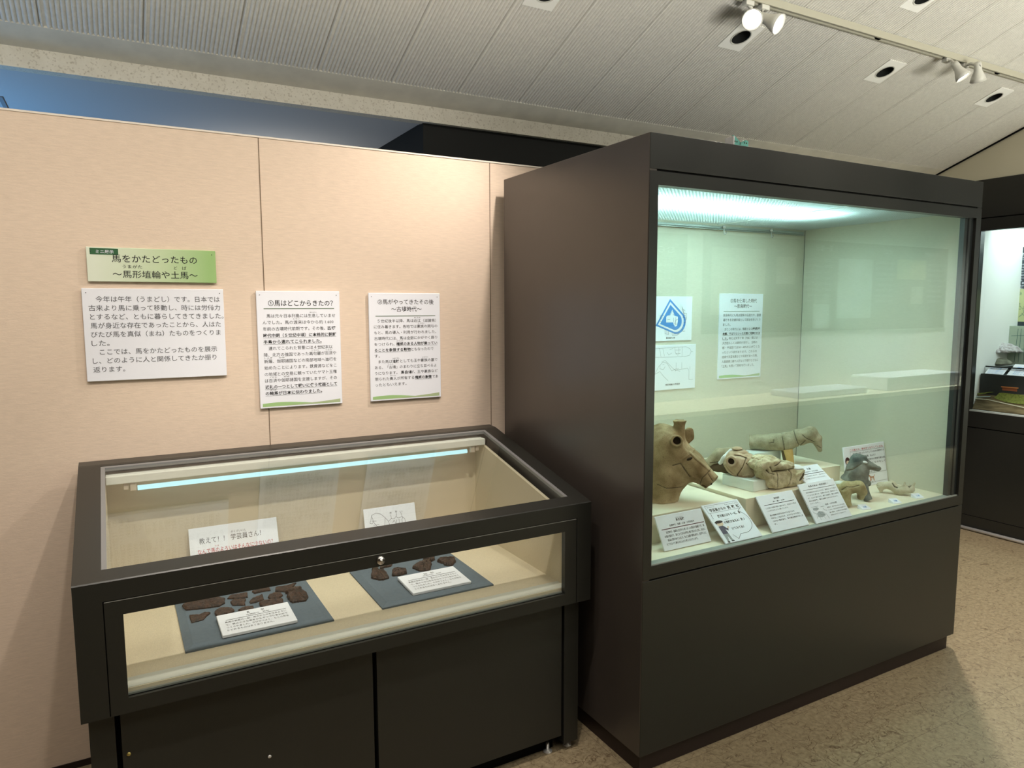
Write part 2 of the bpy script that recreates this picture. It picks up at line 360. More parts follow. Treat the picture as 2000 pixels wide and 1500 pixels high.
# ------------------------------------------------------------------ implicit-surface sculpting
def surface_nets(fn, lo, hi, h):
    n = [int((hi[i]-lo[i])/h)+2 for i in range(3)]
    ax = [lo[i]+h*np.arange(n[i]) for i in range(3)]
    X, Y, Z = np.meshgrid(*ax, indexing='ij'); v = fn(X, Y, Z)
    v[0] = v[-1] = 1; v[:, 0] = v[:, -1] = 1; v[:, :, 0] = v[:, :, -1] = 1
    ins = v < 0; cn = [(i, j, k) for i in (0, 1) for j in (0, 1) for k in (0, 1)]
    sl = lambda a, c: a[c[0]:n[0]-1+c[0], c[1]:n[1]-1+c[1], c[2]:n[2]-1+c[2]]
    cnt = sum(sl(ins, c).astype(int) for c in cn); act = (cnt > 0) & (cnt < 8); I = np.argwhere(act)
    idx = -np.ones(act.shape, int); idx[act] = np.arange(len(I))
    cv = {c: sl(v, c)[act] for c in cn}; acc = np.zeros((len(I), 3)); m = np.zeros(len(I))
    for c in cn:
        for a in range(3):
            if c[a] == 0:
                e = list(c); e[a] = 1; e = tuple(e); va, vb = cv[c], cv[e]; s = (va < 0) != (vb < 0)
                t = np.where(s, va/np.where(s, va-vb, 1), 0); p = np.tile(np.array(c, float), (len(I), 1)); p[:, a] += t
                acc += p*s[:, None]; m += s
    P = np.array(lo)+h*(I+acc/m[:, None]); Q = []
    for a in range(3):
        b_, c_ = (a+1) % 3, (a+2) % 3
        s0 = [slice(1, n[i]-1) for i in range(3)]; s0[a] = slice(0, n[a]-1); s1 = list(s0); s1[a] = slice(1, n[a])
        A, C = ins[tuple(s0)], ins[tuple(s1)]; E = np.argwhere(A != C); fl = A[tuple(E.T)]
        off = np.array([1, 1, 1]); off[a] = 0; E = E+off
        def q(db, dc):
            k = E.copy(); k[:, b_] += db; k[:, c_] += dc; return idx[tuple(k.T)]
        qq = np.stack([q(-1, -1), q(0, -1), q(0, 0), q(-1, 0)], 1); qq[~fl] = qq[~fl][:, ::-1]; Q.append(qq)
    Q = np.concatenate(Q); Q = Q[(Q >= 0).all(1)]
    return P, Q
def cone(p, a, b, ra, rb):
    """rounded cone from a to b"""
    a = np.array(a, float); b = np.array(b, float); d = b-a; t = np.clip(sum((p[i]-a[i])*d[i] for i in range(3))/(d@d), 0, 1)
    return np.sqrt(sum((p[i]-a[i]-t*d[i])**2 for i in range(3)))-(ra+(rb-ra)*t)
def ell(p, c, r, rot=0):
    x, y, z = p[0]-c[0], p[1]-c[1], p[2]-c[2]
    if rot: ca, sa = math.cos(rot), math.sin(rot); x, y = x*ca+y*sa, -x*sa+y*ca
    k = np.sqrt((x/r[0])**2+(y/r[1])**2+(z/r[2])**2); return (k-1)*min(r)
def cyl(p, a, b, ra, rb=None):
    """flat-ended cone"""
    rb = ra if rb is None else rb; a = np.array(a, float); b = np.array(b, float); d = b-a; L = math.sqrt(d@d); d /= L
    t = sum((p[i]-a[i])*d[i] for i in range(3)); rr = np.sqrt(np.maximum(0, sum((p[i]-a[i]-t*d[i])**2 for i in range(3))))
    k = np.clip(t/L, 0, 1); return np.maximum(rr-(ra+(rb-ra)*k), np.maximum(-t, t-L))
def su(a, b, k=4): 
    h = np.clip(.5+.5*(b-a)/k, 0, 1); return b*(1-h)+a*h-k*h*(1-h)
def cut(a, b, k=1): return -su(-a, b, k)
def rbox(p, c, hf, r, rot=0):
    x, y, z = p[0]-c[0], p[1]-c[1], p[2]-c[2]
    if rot: ca, sa = math.cos(rot), math.sin(rot); x, y = x*ca+y*sa, -x*sa+y*ca
    q = [np.abs(a)-h+r for a, h in zip((x, y, z), hf)]
    return np.sqrt(sum(np.maximum(a, 0)**2 for a in q))+np.minimum(np.maximum(np.maximum(q[0], q[1]), q[2]), 0)-r
def half(p, n, d): return p[0]*n[0]+p[1]*n[1]+p[2]*n[2]-d
def line_d(p, pts):
    d = None
    for a, b in zip(pts[:-1], pts[1:]):
        ax, ay = a; dx, dy = b[0]-ax, b[1]-ay; t = np.clip(((p[0]-ax)*dx+(p[1]-ay)*dy)/(dx*dx+dy*dy+1e-9), 0, 1)
        q = np.sqrt((p[0]-ax-t*dx)**2+(p[1]-ay-t*dy)**2); d = q if d is None else np.minimum(d, q)
    return d
CR = []
def crack(f, p, pts, w=.8, depth=1.6):
    CR.append((pts, w)); return f+depth*np.exp(-(line_d(p, pts)/w)**2)
def ridge(f, p, pts, w=2, hgt=1.2):
    d = line_d(p, pts); return f-hgt*np.clip((w-d)/.7, 0, 1)
_rs = np.random.RandomState(4)
_W = _rs.normal(size=(24, 3)); _PH = _rs.uniform(0, 6.28, 24)
def noise(p, wl, amp):
    s = 0
    for i in range(8):
        k = _W[i]*(2*PI/wl)*.6; s = s+np.sin(p[0]*k[0]+p[1]*k[1]+p[2]*k[2]+_PH[i])
    return s*amp/3
class Sculpt:
    """sculpting space: u to the right, v up, w away, in photo-pixel units, about a point in the room"""
    def __init__(s, px, py, loc, name, label, cat, group=None, along_x=False):
        s.o = Vector(loc); s.px, s.py = px, py
        fd = (s.o-CAM); s.s = fd.dot(_fw)/F
        h = Vector((fd.x, fd.y, 0)).normalized(); s.d = h; s.r = Vector((h.y, -h.x, 0))
        if along_x: s.r = Vector((1/h.y, 0, 0)); s.d = Vector((0, 1/h.y*.8, 0))
        s.t = thing(name, label, cat, loc=loc, group=group)
    def W(s, u, v, w=0): return s.o+s.r*((u-s.px)*s.s)+Vector((0, 0, 1))*((s.py-v)*s.s)+s.d*(w*s.s)
    def part(s, name, fn, lo, hi, mat, h=1.3, label=None):
        """fn(p) with p=(u,v,w) arrays, v downwards"""
        CR.clear(); P, Q = surface_nets(lambda x, y, z: fn((x, y, z)), lo, hi, h)
        me = bpy.data.meshes.new(name); co = []
        for u, v, w in P: co.append(s.W(u, v, w))
        me.from_pydata([tuple(c) for c in co], [], [tuple(int(k) for k in q) for q in Q]); me.update()
        at_ = me.attributes.new('crack', 'FLOAT', 'POINT'); mk = np.zeros(len(P))
        for pts, w_ in CR: mk = np.maximum(mk, np.exp(-(line_d((P[:, 0], P[:, 1]), pts)/max(.62, w_*.7))**2))
        at_.data.foreach_set('value', mk.astype(np.float32))
        return put(name, me, mat, s.t, smooth=True, label=label)

# ================================================================== the setting
struct('floor', B(-5, 11.5, -5.2, 1.6, -.05, 0), M_FLOOR, 'veined beige vinyl tile floor of the exhibition room', 'floor')
struct('wall_back', B(-5, 3.4, 0, .055, .022, 2.119), M_WALL, 'pink-beige cloth-covered partition wall behind the two cases', 'wall')
for x in (-.42, .4798, 1.3874):
    n_ = {-.42: 1, .4798: 2, 1.3874: 3}[x]
    struct('trim_%d' % n_, B(x-.0012, x+.0012, -.0015, .004, .03, 2.1185), pbr('panel_joint', (.17, .12, .075), .9, .1), 'thin brown vertical joint between cloth wall panels', 'joint')
struct('trim_4', B(-5, 3.4, -.0025, .05, 2.1165, 2.1225), pbr('pale_wall_capping', (.82, .75, .66), .6, .3), 'pale capping along the top of the partition wall', 'trim')
struct('baseboard_back', B(-5, 3.4, -.004, .05, 0, .022), M_PLINTH, 'dark brown skirting under the partition wall', 'skirting')
# sloping ribbed ceiling, rising towards the viewer
SL = -.384
def cz(y): return 2.75+SL*(y+.5)
def ceiling():
    b = bmesh.new(); P = .0150; x = -3.2; i = 0; prof = []
    while x < 5.08:
        wide = (i % 20 == 0); d = .0075 if not wide else .016
        prof += [(x, d), (x+P*.18, d*.35), (x+P*.38, 0), (x+P*.62, 0), (x+P*.84, d*.35)]
        x += P*(1.3 if wide else 1); i += 1
    ya, yb = .265, -1.62
    A = [b.verts.new((px, ya, cz(ya)+h)) for px, h in prof]; C = [b.verts.new((px, yb, cz(yb)+h)) for px, h in prof]
    for k in range(len(A)-1): b.faces.new((A[k], C[k], C[k+1], A[k+1]))
    return b
b = ceiling()
def onceil(px, py):
    d = ray(px, py); t = (cz(0)-(CAM.z-SL*CAM.y))/(d.z-SL*d.y); return CAM+d*t
LIGHTS = [onceil(*q) for q in ((1447, 72), (1728, 140), (1941, 190), (1068, -14), (1806, -6))]
for c in LIGHTS:                                         # openings for the recessed lights
    for yy in (c.y-.045, c.y+.045):
        fs = [f for f in b.faces if all(abs(v.co.x-c.x) < .062 for v in f.verts)]
        gm = list({v for f in fs for v in f.verts} | {e for f in fs for e in f.edges} | set(fs))
        bmesh.ops.bisect_plane(b, geom=gm, plane_co=(0, yy, 0), plane_no=(0, 1, 0))
    bmesh.ops.delete(b, geom=[f for f in b.faces if abs(f.calc_center_median().x-c.x) < .050 and abs(f.calc_center_median().y-c.y) < .045], context='FACES')
struct('ceiling', b, M_CEIL, 'ribbed grey sloping ceiling rising towards the viewer', 'ceiling')
b = bmesh.new(); prism(b, [(-1.62, cz(-1.62)), (-2.8, cz(-2.8)), (-2.8, cz(-2.8)+.05), (-1.62, cz(-1.62)+.05)], 'x', -4.25, 11.5); prism(b, [(-2.8, cz(-2.8)), (-4.25, cz(-2.8)), (-4.25, cz(-2.8)+.05), (-2.8, cz(-2.8)+.05)], 'x', -4.25, 11.5)
struct('ceiling_rear', b, pbr('grey_rear_ceiling', (.30, .29, .26), .9, .1), 'grey ceiling behind the viewer', 'ceiling')
b = bmesh.new(); prism(b, [(.265, cz(.265)), (.373, cz(.373)), (.385, cz(.373)+.08), (.265, cz(.265)+.08)], 'x', -3.2, 5.08)
struct('trim_5', b, M_CEILP, 'smooth plaster band along the low edge of the ribbed ceiling', 'trim')
b = bmesh.new(); prism(b, [(.373, cz(.373)), (.373, 2.347), (.425, 2.347), (.425, 2.44), (.386, 2.49)], 'x', -3.2, 5.08)
M_SPECK = clay('speckled_plaster', (.76, .72, .62), (.82, .78, .68), (.50, .45, .36), sc=20, gsc=130)
struct('trim_6', b, M_SPECK, 'speckled plaster beam face below the ceiling slope', 'trim')
struct('ceiling_back', B(-3.2, 3.6, .425, 2.2, 2.352, 2.40), pbr('pale_back_ceiling', (.62, .64, .66), .9, .1), 'flat ceiling over the blue-lit space behind the partition', 'ceiling')
b = bmesh.new(); frame2d(b, -.78, -.325, .83, 1.24, -.765, -.34, .845, 1.225, 0, .004)
bmesh.ops.transform(b, matrix=Matrix(((1, 0, 0, 0), (0, 0, 1, 0), (0, -1, 0, 2.352), (0, 0, 0, 1))), verts=b.verts[:])
struct('trim_7', b, pbr('hatch_rim', (.30, .33, .36), .7, .2), 'square hatch outline in the blue-lit ceiling', 'hatch')
struct('wall_dark', B(1.262, 3.4, .40, .46, 0, 2.350), M_BLACK, 'black partition standing behind the cloth wall', 'wall')
struct('wall_dark_side', B(1.262, 1.32, .46, 1.9, 0, 2.3515), M_BLACK, 'black return of the partition behind the cloth wall', 'wall')
struct('wall_rear_room', B(-3.2, 1.2, 2.0, 2.05, 0, 2.35), pbr('dim_rear_wall', (.12, .12, .12), .9, .1), 'dim wall of the space behind the partition', 'wall')
# gable end wall on the right, with the built-in case in it
b = bmesh.new(); prism(b, [(-1.35, 2.352), (.40, 2.352), (.40, cz(.40)), (-1.35, cz(-1.35)-.004)], 'x', 5.056, 5.12)
struct('wall_right', b, pbr('right_gable_plaster', (.72, .68, .54), .9, .15), 'plain beige gable wall above the built-in case', 'wall')
b = bmesh.new(); tube(b, [(5.05, .38, cz(.38)-.004), (5.05, -1.35, cz(-1.35)-.004)], .006, 6)
struct('trim_8', b, M_GROOVE, 'dark joint where ribbed ceiling meets the gable wall', 'joint')

# ================================================================== tall display case
TX0, TX1, TF, TB, TZ = 1.4217, 3.218, -.9644, -.058, 2.0427
tc = thing('tall_display_case', 'tall dark glass-fronted display case lit pale green, beside the low table case', 'display case', (2.32, -.51, 0))
put('side_panel', B(TX0, TX0+.03, TF+.002, TB, .0654, TZ, bev=.0015), M_SIDELIT, tc)
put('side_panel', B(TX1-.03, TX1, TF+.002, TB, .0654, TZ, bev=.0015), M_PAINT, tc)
put('back_panel', B(TX0+.03, TX1-.03, TB-.02, TB, .0654, TZ), M_PAINT, tc)
put('top_panel', B(TX0+.03, TX1-.03, TF+.03, TB-.02, TZ-.03, TZ), M_PAINT, tc)
put('fascia', B(TX0+.0015, TX1-.0015, TF, TF+.03, 1.9385, TZ, bev=.0015), M_PAINT, tc)
fr = put('door_frame', frame2d(bmesh.new(), TX0+.0016, TX1-.0016, .6625, 1.9325, 1.4565, 3.181, .7035, 1.8925, TF, TF+.034), M_PAINT, tc)
put('groove_strip', B(TX0+.002, TX1-.002, TF+.005, TF+.03, 1.9325, 1.9385), M_GROOVE, tc)
put('groove_strip', B(TX0+.002, TX1-.002, TF+.005, TF+.03, .6575, .6625), M_GROOVE, tc)
put('lower_panel', B(TX0+.0015, TX1-.0015, TF, TF+.03, .0654, .6575, bev=.0015), M_PAINT, tc)
put('plinth', B(TX0+.012, TX1-.028, TF+.014, TB, 0, .0654), M_PLINTH, tc)
M_JAMB = pbr('dark_jamb', (.02, .024, .027), .4, .5)
put('sliding_jamb', B(3.150, 3.181, TF+.012, TF+.032, .7035, 1.8925), M_JAMB, tc); put('sliding_jamb', B(3.126, 3.147, TF+.016, TF+.036, .7035, 1.8925), M_JAMB, tc)
put('window_channel', B(1.4565, 3.181, TF+.004, TF+.034, .7035, .7075), pbr('grey_channel', (.30, .32, .29), .5, .3), tc)
put('glass_pane', B(1.452, 3.183, TF+.010, TF+.0155, .706, 1.896), M_GLASS, tc)
put('interior_back', B(1.466, 3.142, -.148, -.13, .69, 1.93), M_GCLOTH, tc)
put('interior_side', B(3.140, 3.155, TF+.036, -.13, .69, 1.93), M_GCLOTH, tc)
put('interior_side', B(1.452, 1.466, TF+.036, -.13, .69, 1.93), M_GCLOTH, tc)
put('interior_floor', B(1.457, 3.142, TF+.020, -.14, .676, .706), M_DECK, tc)
put('corner_joint', B(3.1380, 3.1402, -.1497, -.1475, .706, 1.915), pbr('dark_corner_joint', (.10, .11, .09), .9, .1), tc)
cl = put('light_ceiling', B(1.466, 3.142, TF+.036, -.148, 1.9165, 1.917), M_DIFF, tc)
put('reflector_tray', B(1.466, 3.142, TF+.036, -.148, 2.004, 2.010), M_WHITEWALL, cl)
for y, x in ((-.24, 2.50),):
    b = bmesh.new(); tube(b, [(1.50, y, 1.962), (x, y, 1.962)], .013, 12); put('lamp_tube', b, M_TUBE2, cl, smooth=True)
put('seam_batten', B(2.52, 2.526, -.92, -.15, 1.912, 1.915), M_WHITEWALL, cl)
# picture rail with hooks
rail = thing('picture_rail', 'grey metal picture rail along the top of the tall case back wall', 'rail', (2.3, -.155, 1.9))
b = bmesh.new(); box(b, 1.47, 3.118, -.160, -.148, 1.893, 1.905, bev=.002); box(b, 1.47, 3.118, -.164, -.148, 1.888, 1.891)
put('rail_bar', b, pbr('grey_rail', (.42, .47, .45), .4, .5, metal=.6), rail)
def hook(px, where):
    x = at(px, 443, y=-.165).x
    h = thing('rail_hook', 'small steel hook on the picture rail, %s' % where, 'hook', (x, -.17, 1.898), group='hooks on the picture rail')
    b = bmesh.new(); lathe_M = Matrix.Translation((x, -.172, 1.901))
    bmesh.ops.create_uvsphere(b, u_segments=14, v_segments=8, radius=.0085, matrix=lathe_M)
    put('roller', b, M_STEEL, h, smooth=True)
    b = bmesh.new(); tube(b, [(x, -.172, 1.893), (x, -.173, 1.872), (x+.003, -.173, 1.866), (x+.010, -.173, 1.866), (x+.013, -.173, 1.872), (x+.012, -.173, 1.880)], .0022, 8)
    put('hook_wire', b, M_STEEL, h, smooth=True)
hook(1412, 'the left one of two'); hook(1505, 'the right one, nearer the case corner')

# clip with teal plate on top of the case
c0 = at(1446, 281, y=-.80)
cp = thing('teal_clip', 'small teal plate with metal bracket lying on top of the tall case', 'bracket', (c0.x, -.80, TZ))
x0 = at(1431, 270, y=-.80).x; x1 = at(1461, 270, y=-.80).x; zt = at(1432, 264, y=-.80).z
b = bmesh.new(); prism(b, [(x0, TZ), (x1, TZ), (x1, zt-.014), (x1-.012, zt-.010), ((x0+x1)/2, zt-.022), (x0+.012, zt-.004), (x0, zt)], 'y', -.802, -.798)
put('plate', b, pbr('teal_plastic', (.09, .30, .25), .4, .5), cp)
for k in (.12, .25, .75, .88): put('screw_hole', B(x0+(x1-x0)*k-.0016, x0+(x1-x0)*k+.0016, -.8035, -.8018, zt-.023, zt-.019), M_HOLE, cp)
b = bmesh.new(); mx_ = (x0+x1)/2; tube(b, [(mx_-.006, -.806, zt-.030), (mx_-.002, -.806, zt-.012), (mx_+.004, -.806, zt-.016), (mx_+.022, -.806, zt-.010)], .002, 6); put('wing_bracket', b, M_CHROME, cp, smooth=True)
b = bmesh.new(); tube(b, [(mx_+.008, -.806, TZ), (mx_+.008, -.806, TZ+.016)], .003, 8)
put('bracket_post', b, M_CHROME, cp, smooth=True)
b = bmesh.new(); prism(b, [(x0-.006, TZ), (x0-.001, TZ), (x0-.001, zt-.004), (x0-.006, zt-.006)], 'y', -.81, -.77); tube(b, [(x0-.004, -.79, TZ+.022), (x0-.045, -.75, TZ+.004)], .003, 6)
put('side_arm', b, M_STEEL, cp)

# ================================================================== low table case
HX0, HX1, HF, HB = -.1165, 1.3625, -.767, -.03
HS = (1.032-.8825)/(-.095+.767)
def hz(y): return .8825+HS*(y-HF)
tb = thing('table_display_case', 'low dark display case with a sloping glass top, against the cloth wall', 'display case', (.62, -.40, 0))
prof = [(HB, .543), (HF, .543), (HF, .8805), (HF+.003, .8832), (-.098, 1.0315), (-.085, 1.034), (HB-.004, 1.0375), (HB, 1.034)]
hood = []
for a, c in ((HX0, -.056), (1.306, HX1)):
    b = bmesh.new(); prism(b, prof, 'x', a, c); put('hood_side', b, M_PAINT, tb)
b = bmesh.new(); prism(b, [(HF, .8335), (HF, .8805), (HF+.003, .8832), (-.712, hz(-.712)), (-.712, hz(-.712)-.018), (-.74, .8335)], 'x', -.056, 1.306)
put('hood_front_rail', b, M_PAINT, tb)
b = bmesh.new(); prism(b, [(-.100, hz(-.100)-.018), (-.100, hz(-.100)), (-.085, 1.034), (HB-.004, 1.0375), (HB, 1.034), (HB, 1.005)], 'x', -.056, 1.306)
put('hood_back_ledge', b, M_PAINT, tb)
put('hood_back', B(-.056, 1.306, -.05, HB, .543, 1.005), M_PAINT, tb)
put('hood_bottom', B(-.056, 1.306, -.735, -.05, .543, .57), M_PAINT, tb)
fd = put('front_door', frame2d(bmesh.new(), -.0535, 1.3035, .5435, .8305, -.0145, 1.2585, .5815, .7945, HF, HF+.02), M_PAINT, tb)
put('door_edge', B(-.053, 1.303, HF-.0003, HF+.004, .8300, .8312), pbr('worn_edge', (.25, .25, .23), .3, .5), fd)
put('door_groove', frame2d(bmesh.new(), -.056, 1.306, .5435, .8335, -.0535, 1.3035, .5435, .8305, HF+.004, HF+.02), M_GROOVE, tb)
gt = bmesh.new(); prism(gt, [(-.712, hz(-.712)-.004), (-.712, hz(-.712)-.010), (-.100, hz(-.100)-.010), (-.100, hz(-.100)-.004)], 'x', -.056, 1.306)
put('glass_top', gt, M_GLASS, tb)
g = bmesh.new()
def gb(x0, x1, y0, y1): prism(g, [(y0, hz(y0)-.0125), (y0, hz(y0)-.001), (y1, hz(y1)-.001), (y1, hz(y1)-.0125)], 'x', x0, x1)
gb(-.0558, -.044, -.711, -.101); gb(1.294, 1.3058, -.711, -.101); gb(-.044, 1.294, -.113, -.101)
put('glass_bead', g, pbr('grey_glazing_bead', (.20, .20, .20), .35, .5), tb)
put('glass_front', B(-.0145, 1.2585, HF+.010, HF+.015, .5815, .7945), M_GLASS, tb)
put('window_sill', B(-.0145, 1.2585, HF+.0155, -.744, .5815, .586), pbr('grey_sill', (.22, .23, .21), .4, .5), tb)
put('display_floor', B(-.045, 1.292, -.744, -.062, .571, .595), M_LINEN, tb)
put('vent_strip', B(-.02, 1.288, -.741, -.688, .595, .5965), M_PERF, tb)
put('back_lining', B(-.045, 1.292, -.062, -.051, .575, 1.0), M_LINEN, tb)
for a, c in ((-.056, -.045), (1.280, 1.292)):
    b = bmesh.new(); prism(b, [(-.062, .595), (-.742, .595), (-.742, hz(-.742)-.05), (-.062, hz(-.062)-.05)], 'x', a, c); put('side_lining', b, M_LINEN, tb)
lk = bmesh.new(); lathe(lk, [(0, .012), (.0035, .0119), (.0036, .0105), (.0095, .0095), (.0125, .006), (.013, 0)], aimM((.630, HF, .813), (0, -1, 0)))
put('lock', lk, M_CHROME, tb, smooth=True, label='round chrome lock')
# strip light inside
fx = put('lamp_housing', B(-.044, 1.284, -.146, -.064, .977, 1.003, bev=.002), pbr('white_lamp_housing', (.82, .82, .76), .5, .3), tb)
b = bmesh.new(); tube(b, [(.043, -.134, .957), (1.207, -.134, .957)], .008, 12); put('lamp_tube', b, M_TUBE, fx, smooth=True)
M_HOLD = pbr('cream_lamp_holder', (.60, .52, .42), .5, .3)
for x in (.022, 1.222): put('lamp_holder', B(x, x+.018, -.141, -.127, .950, .977, bev=.002), M_HOLD, fx)
for x in (.004, 1.245): put('starter', B(x, x+.014, -.139, -.129, .955, .977, bev=.002), M_HOLD, fx)
# stand
put('leg_post', B(-.103, -.048, -.735, -.08, .03, .543), M_PAINT, tb)
put('leg_post', B(1.279, 1.336, -.735, -.08, .03, .543), M_PAINT, tb)
dl = put('cabinet_door', B(-.036, .610, -.733, -.71, .062, .541, bev=.001), M_PAINT, tb)
put('cabinet_door', B(.622, 1.270, -.733, -.71, .062, .541, bev=.001), M_PAINT, tb)
put('cabinet_inside', B(-.048, 1.279, -.70, -.08, .06, .543), M_GROOVE, tb)
put('kick_board', B(-.09, 1.262, -.690, -.1, 0, .06), M_GROOVE, tb)
for x, z in ((-.034+.012, .418), (.313, .301)):
    b = bmesh.new(); lathe(b, [(0, .002), (.004, .0015), (.005, 0)], aimM((x, -.733, z), (0, -1, 0)), 14); put('screw_cap', b, M_BRASS if x < .1 else M_STEEL, dl, smooth=True)
for x in (1.232, 1.312):
    b = bmesh.new(); lathe(b, [(0, .0), (.016, .0), (.016, .006), (.006, .010), (.006, .034), (0, .034)], Matrix.Translation((x, -.705, 0)), 16); put('levelling_foot', b, M_STEEL, tb, smooth=True)

# ================================================================== signs on the cloth wall
t_ = .007; yf = -.0105
def pins(o, w_, h_):
    for x in (.012, w_-.012):
        b = bmesh.new(); bmesh.ops.create_uvsphere(b, u_segments=8, v_segments=5, radius=.0016, matrix=Matrix.Translation((x, h_-.014, 0))); put('pin', b, M_INK, o, local=True)
# title
m, nt, out = newmat('green_fade_print'); p_ = N(nt, 'BsdfPrincipled'); nt.links.new(p_.outputs[0], out.inputs[0]); p_.inputs['Roughness'].default_value = .6
sp = N(nt, 'SeparateXYZ'); nt.links.new(coords(nt), sp.inputs[0]); mr = N(nt, 'MapRange'); nt.links.new(sp.outputs[0], mr.inputs[0]); mr.inputs[1].default_value = .02; mr.inputs[2].default_value = .36
cr = N(nt, 'ValToRGB'); nt.links.new(mr.outputs[0], cr.inputs[0]); cr.color_ramp.elements[0].color = (.74, .80, .66, 1); cr.color_ramp.elements[1].color = (.33, .53, .20, 1)
e_ = cr.color_ramp.elements.new(.55); e_.color = (.56, .68, .43, 1); nt.links.new(cr.outputs[0], p_.inputs['Base Color'])
W_, H_ = .381, .109
tt = board('title_sign', 'green title sign with large black Japanese lettering, topmost on the cloth wall', 'sign', W_, H_, t_, WALLM(-.059, 1.6125, yf), m)
k = 1/.381
letter(tt, [('馬をかたどったもの', .070, .0645, .0275, .322, .004), ('～馬形埴輪や土馬～', .070, .0145, .0265, .322, .004), ('うまがた', .099, .0445, .0125, .156), ('ど', .250, .0435, .012, .260), ('ば', .275, .0435, .012, .288)])
bd = flat([rect(.010, .0855, .0895, .1055)], .0003); shape(tt, bd, M_BADGE, 'badge')
letter(tt, [('ミニ展示', .0265, .0905, .0115, .0765, .01)], M_WHITE, 'badge_lettering', .0006)
pins(tt, W_, H_)
# introduction
W_, H_ = .4205, .2985
it = board('intro_sign', 'white sign with large Japanese introduction text, under the green title sign', 'sign', W_, H_, t_, WALLM(-.079, 1.2925, yf))
L_ = ['今年は午年（うまどし）です。日本では', '古来より馬に乗って移動し、時には労働力', 'とするなど、ともに暮らしてきてきました。', '馬が身近な存在であったことから、人はた', 'びたび馬を真似（まね）たものをつくりま', 'した。', 'ここでは、馬をかたどったものを展示', 'し、どのように人と関係してきたか振り', '返ります。']
X_ = [(.038, .408), (.017, .408), (.019, .418), (.019, .408), (.019, .406), (.019, .069), (.040, .392), (.019, .389), (.019, .109)]
letter(it, [(s, x[0], .2565-.0283*i, .0205, x[1], .002) for i, (s, x) in enumerate(zip(L_, X_))], M_GREYINK)
pins(it, W_, H_)
def waves(o, w_, h_):
    top = [(x, .016+.006*math.sin(x/w_*5.2+.4)-.002) for x in np.linspace(.008, w_-.008, 18)]
    shape(o, flat([[(.008, .006)]+[(w_-.008, .006)]+top[::-1]], .0003), M_GREENW, 'green_wave')
    top = [(x, .009+.011*((x/w_-.3)/.7)**2) for x in np.linspace(w_*.33, w_-.008, 14)]
    shape(o, flat([[(w_*.33, .0075), (w_-.008, .0075)]+top[::-1]], .0005), M_GREENW2, 'olive_wave')
A3W, A3H = .2975, .4205
s1 = board('history_sign', 'white panel numbered one on where horses came from, over the wall joint', 'sign', A3W, A3H, t_, WALLM(.4492, 1.1665, yf))
L1 = [('　馬は元々日本列島には生息していませ', .033, .279), ('んでした。馬の渡来は今から約 1.600', .019, .272), ('年前の古墳時代前期です。その後、', .019, .240), ('時代中期（５世紀中頃）に本格的に朝鮮', .019, .281), ('半島から連れてこられました。', .019, .226),
      ('連れてこられた背景には４世紀末以', .036, .266), ('降、北方の強国であった高句麗が百済や', .019, .279), ('新羅、伽耶諸国などの南部地域へ進行を', .019, .279), ('始めたことによります。鉄資源などをこ', .019, .279), ('の地域との交易に頼っていたヤマト王権', .019, .279),
      ('は百済や伽耶諸国を支援しますが、その', .019, .279), ('返礼の一つとして戦いに使う武器として', .019, .279), ('の騎馬が日本に伝わりました。', .019, .222)]
bold = {3, 4, 11, 12}; y0, dy = .3265, .0232
letter(s1, [('①馬はどこからきたの？', .040, .369, .0235, .272, .008)] + [(s, a, y0-dy*i, .0145, c, .018 if i in bold else 0, i in bold) for i, (s, a, c) in enumerate(L1)]
       + [('古墳', .248, y0-dy*2, .0145, .280, .018)] + [(r, a, y0-dy*i+.0155, .0055, c) for r, i, a, c in (('せいそく', 0, .185, .210), ('とらい', 1, .125, .150), ('こうくり', 6, .188, .214), ('くだら', 6, .240, .262), ('しらぎ', 7, .020, .048), ('かや', 7, .070, .090), ('くだら', 10, .036, .060), ('かや', 10, .085, .105), ('きば', 12, .036, .058))])
shape(s1, flat([rect(.024, .3565, .276, .3592)]), M_GREENL, 'rule'); waves(s1, A3W, A3H); pins(s1, A3W, A3H)
s2 = board('kofun_sign', 'white panel numbered two on horses afterwards, rightmost on the cloth wall', 'sign', .295, .417, t_, WALLM(.8582, 1.1655, yf))
L2 = [('５世紀後半以降、馬は近江（滋賀県）', .034, .277), ('に住み着きます。各地では豪族の関与の', .019, .282), ('もと、馬の導入・利用が行われました。', .019, .277), ('古墳時代には、馬は金銀にかがやく飾り', .019, .281), ('をつけられ、', .019, .100), ('ることを象徴する動物', .019, .167), ('す。', .019, .040),
      ('また馬は　　としても王や豪族の墓で', .034, .281), ('ある、「古墳」のまわりに立ち並べるよ', .019, .276), ('うになります。　　　が、王や豪族など', .019, .281), ('限られた貴人が所有する', .019, .180), ('ったともいえます。', .019, .147)]
y0, dy = .3050, .0225
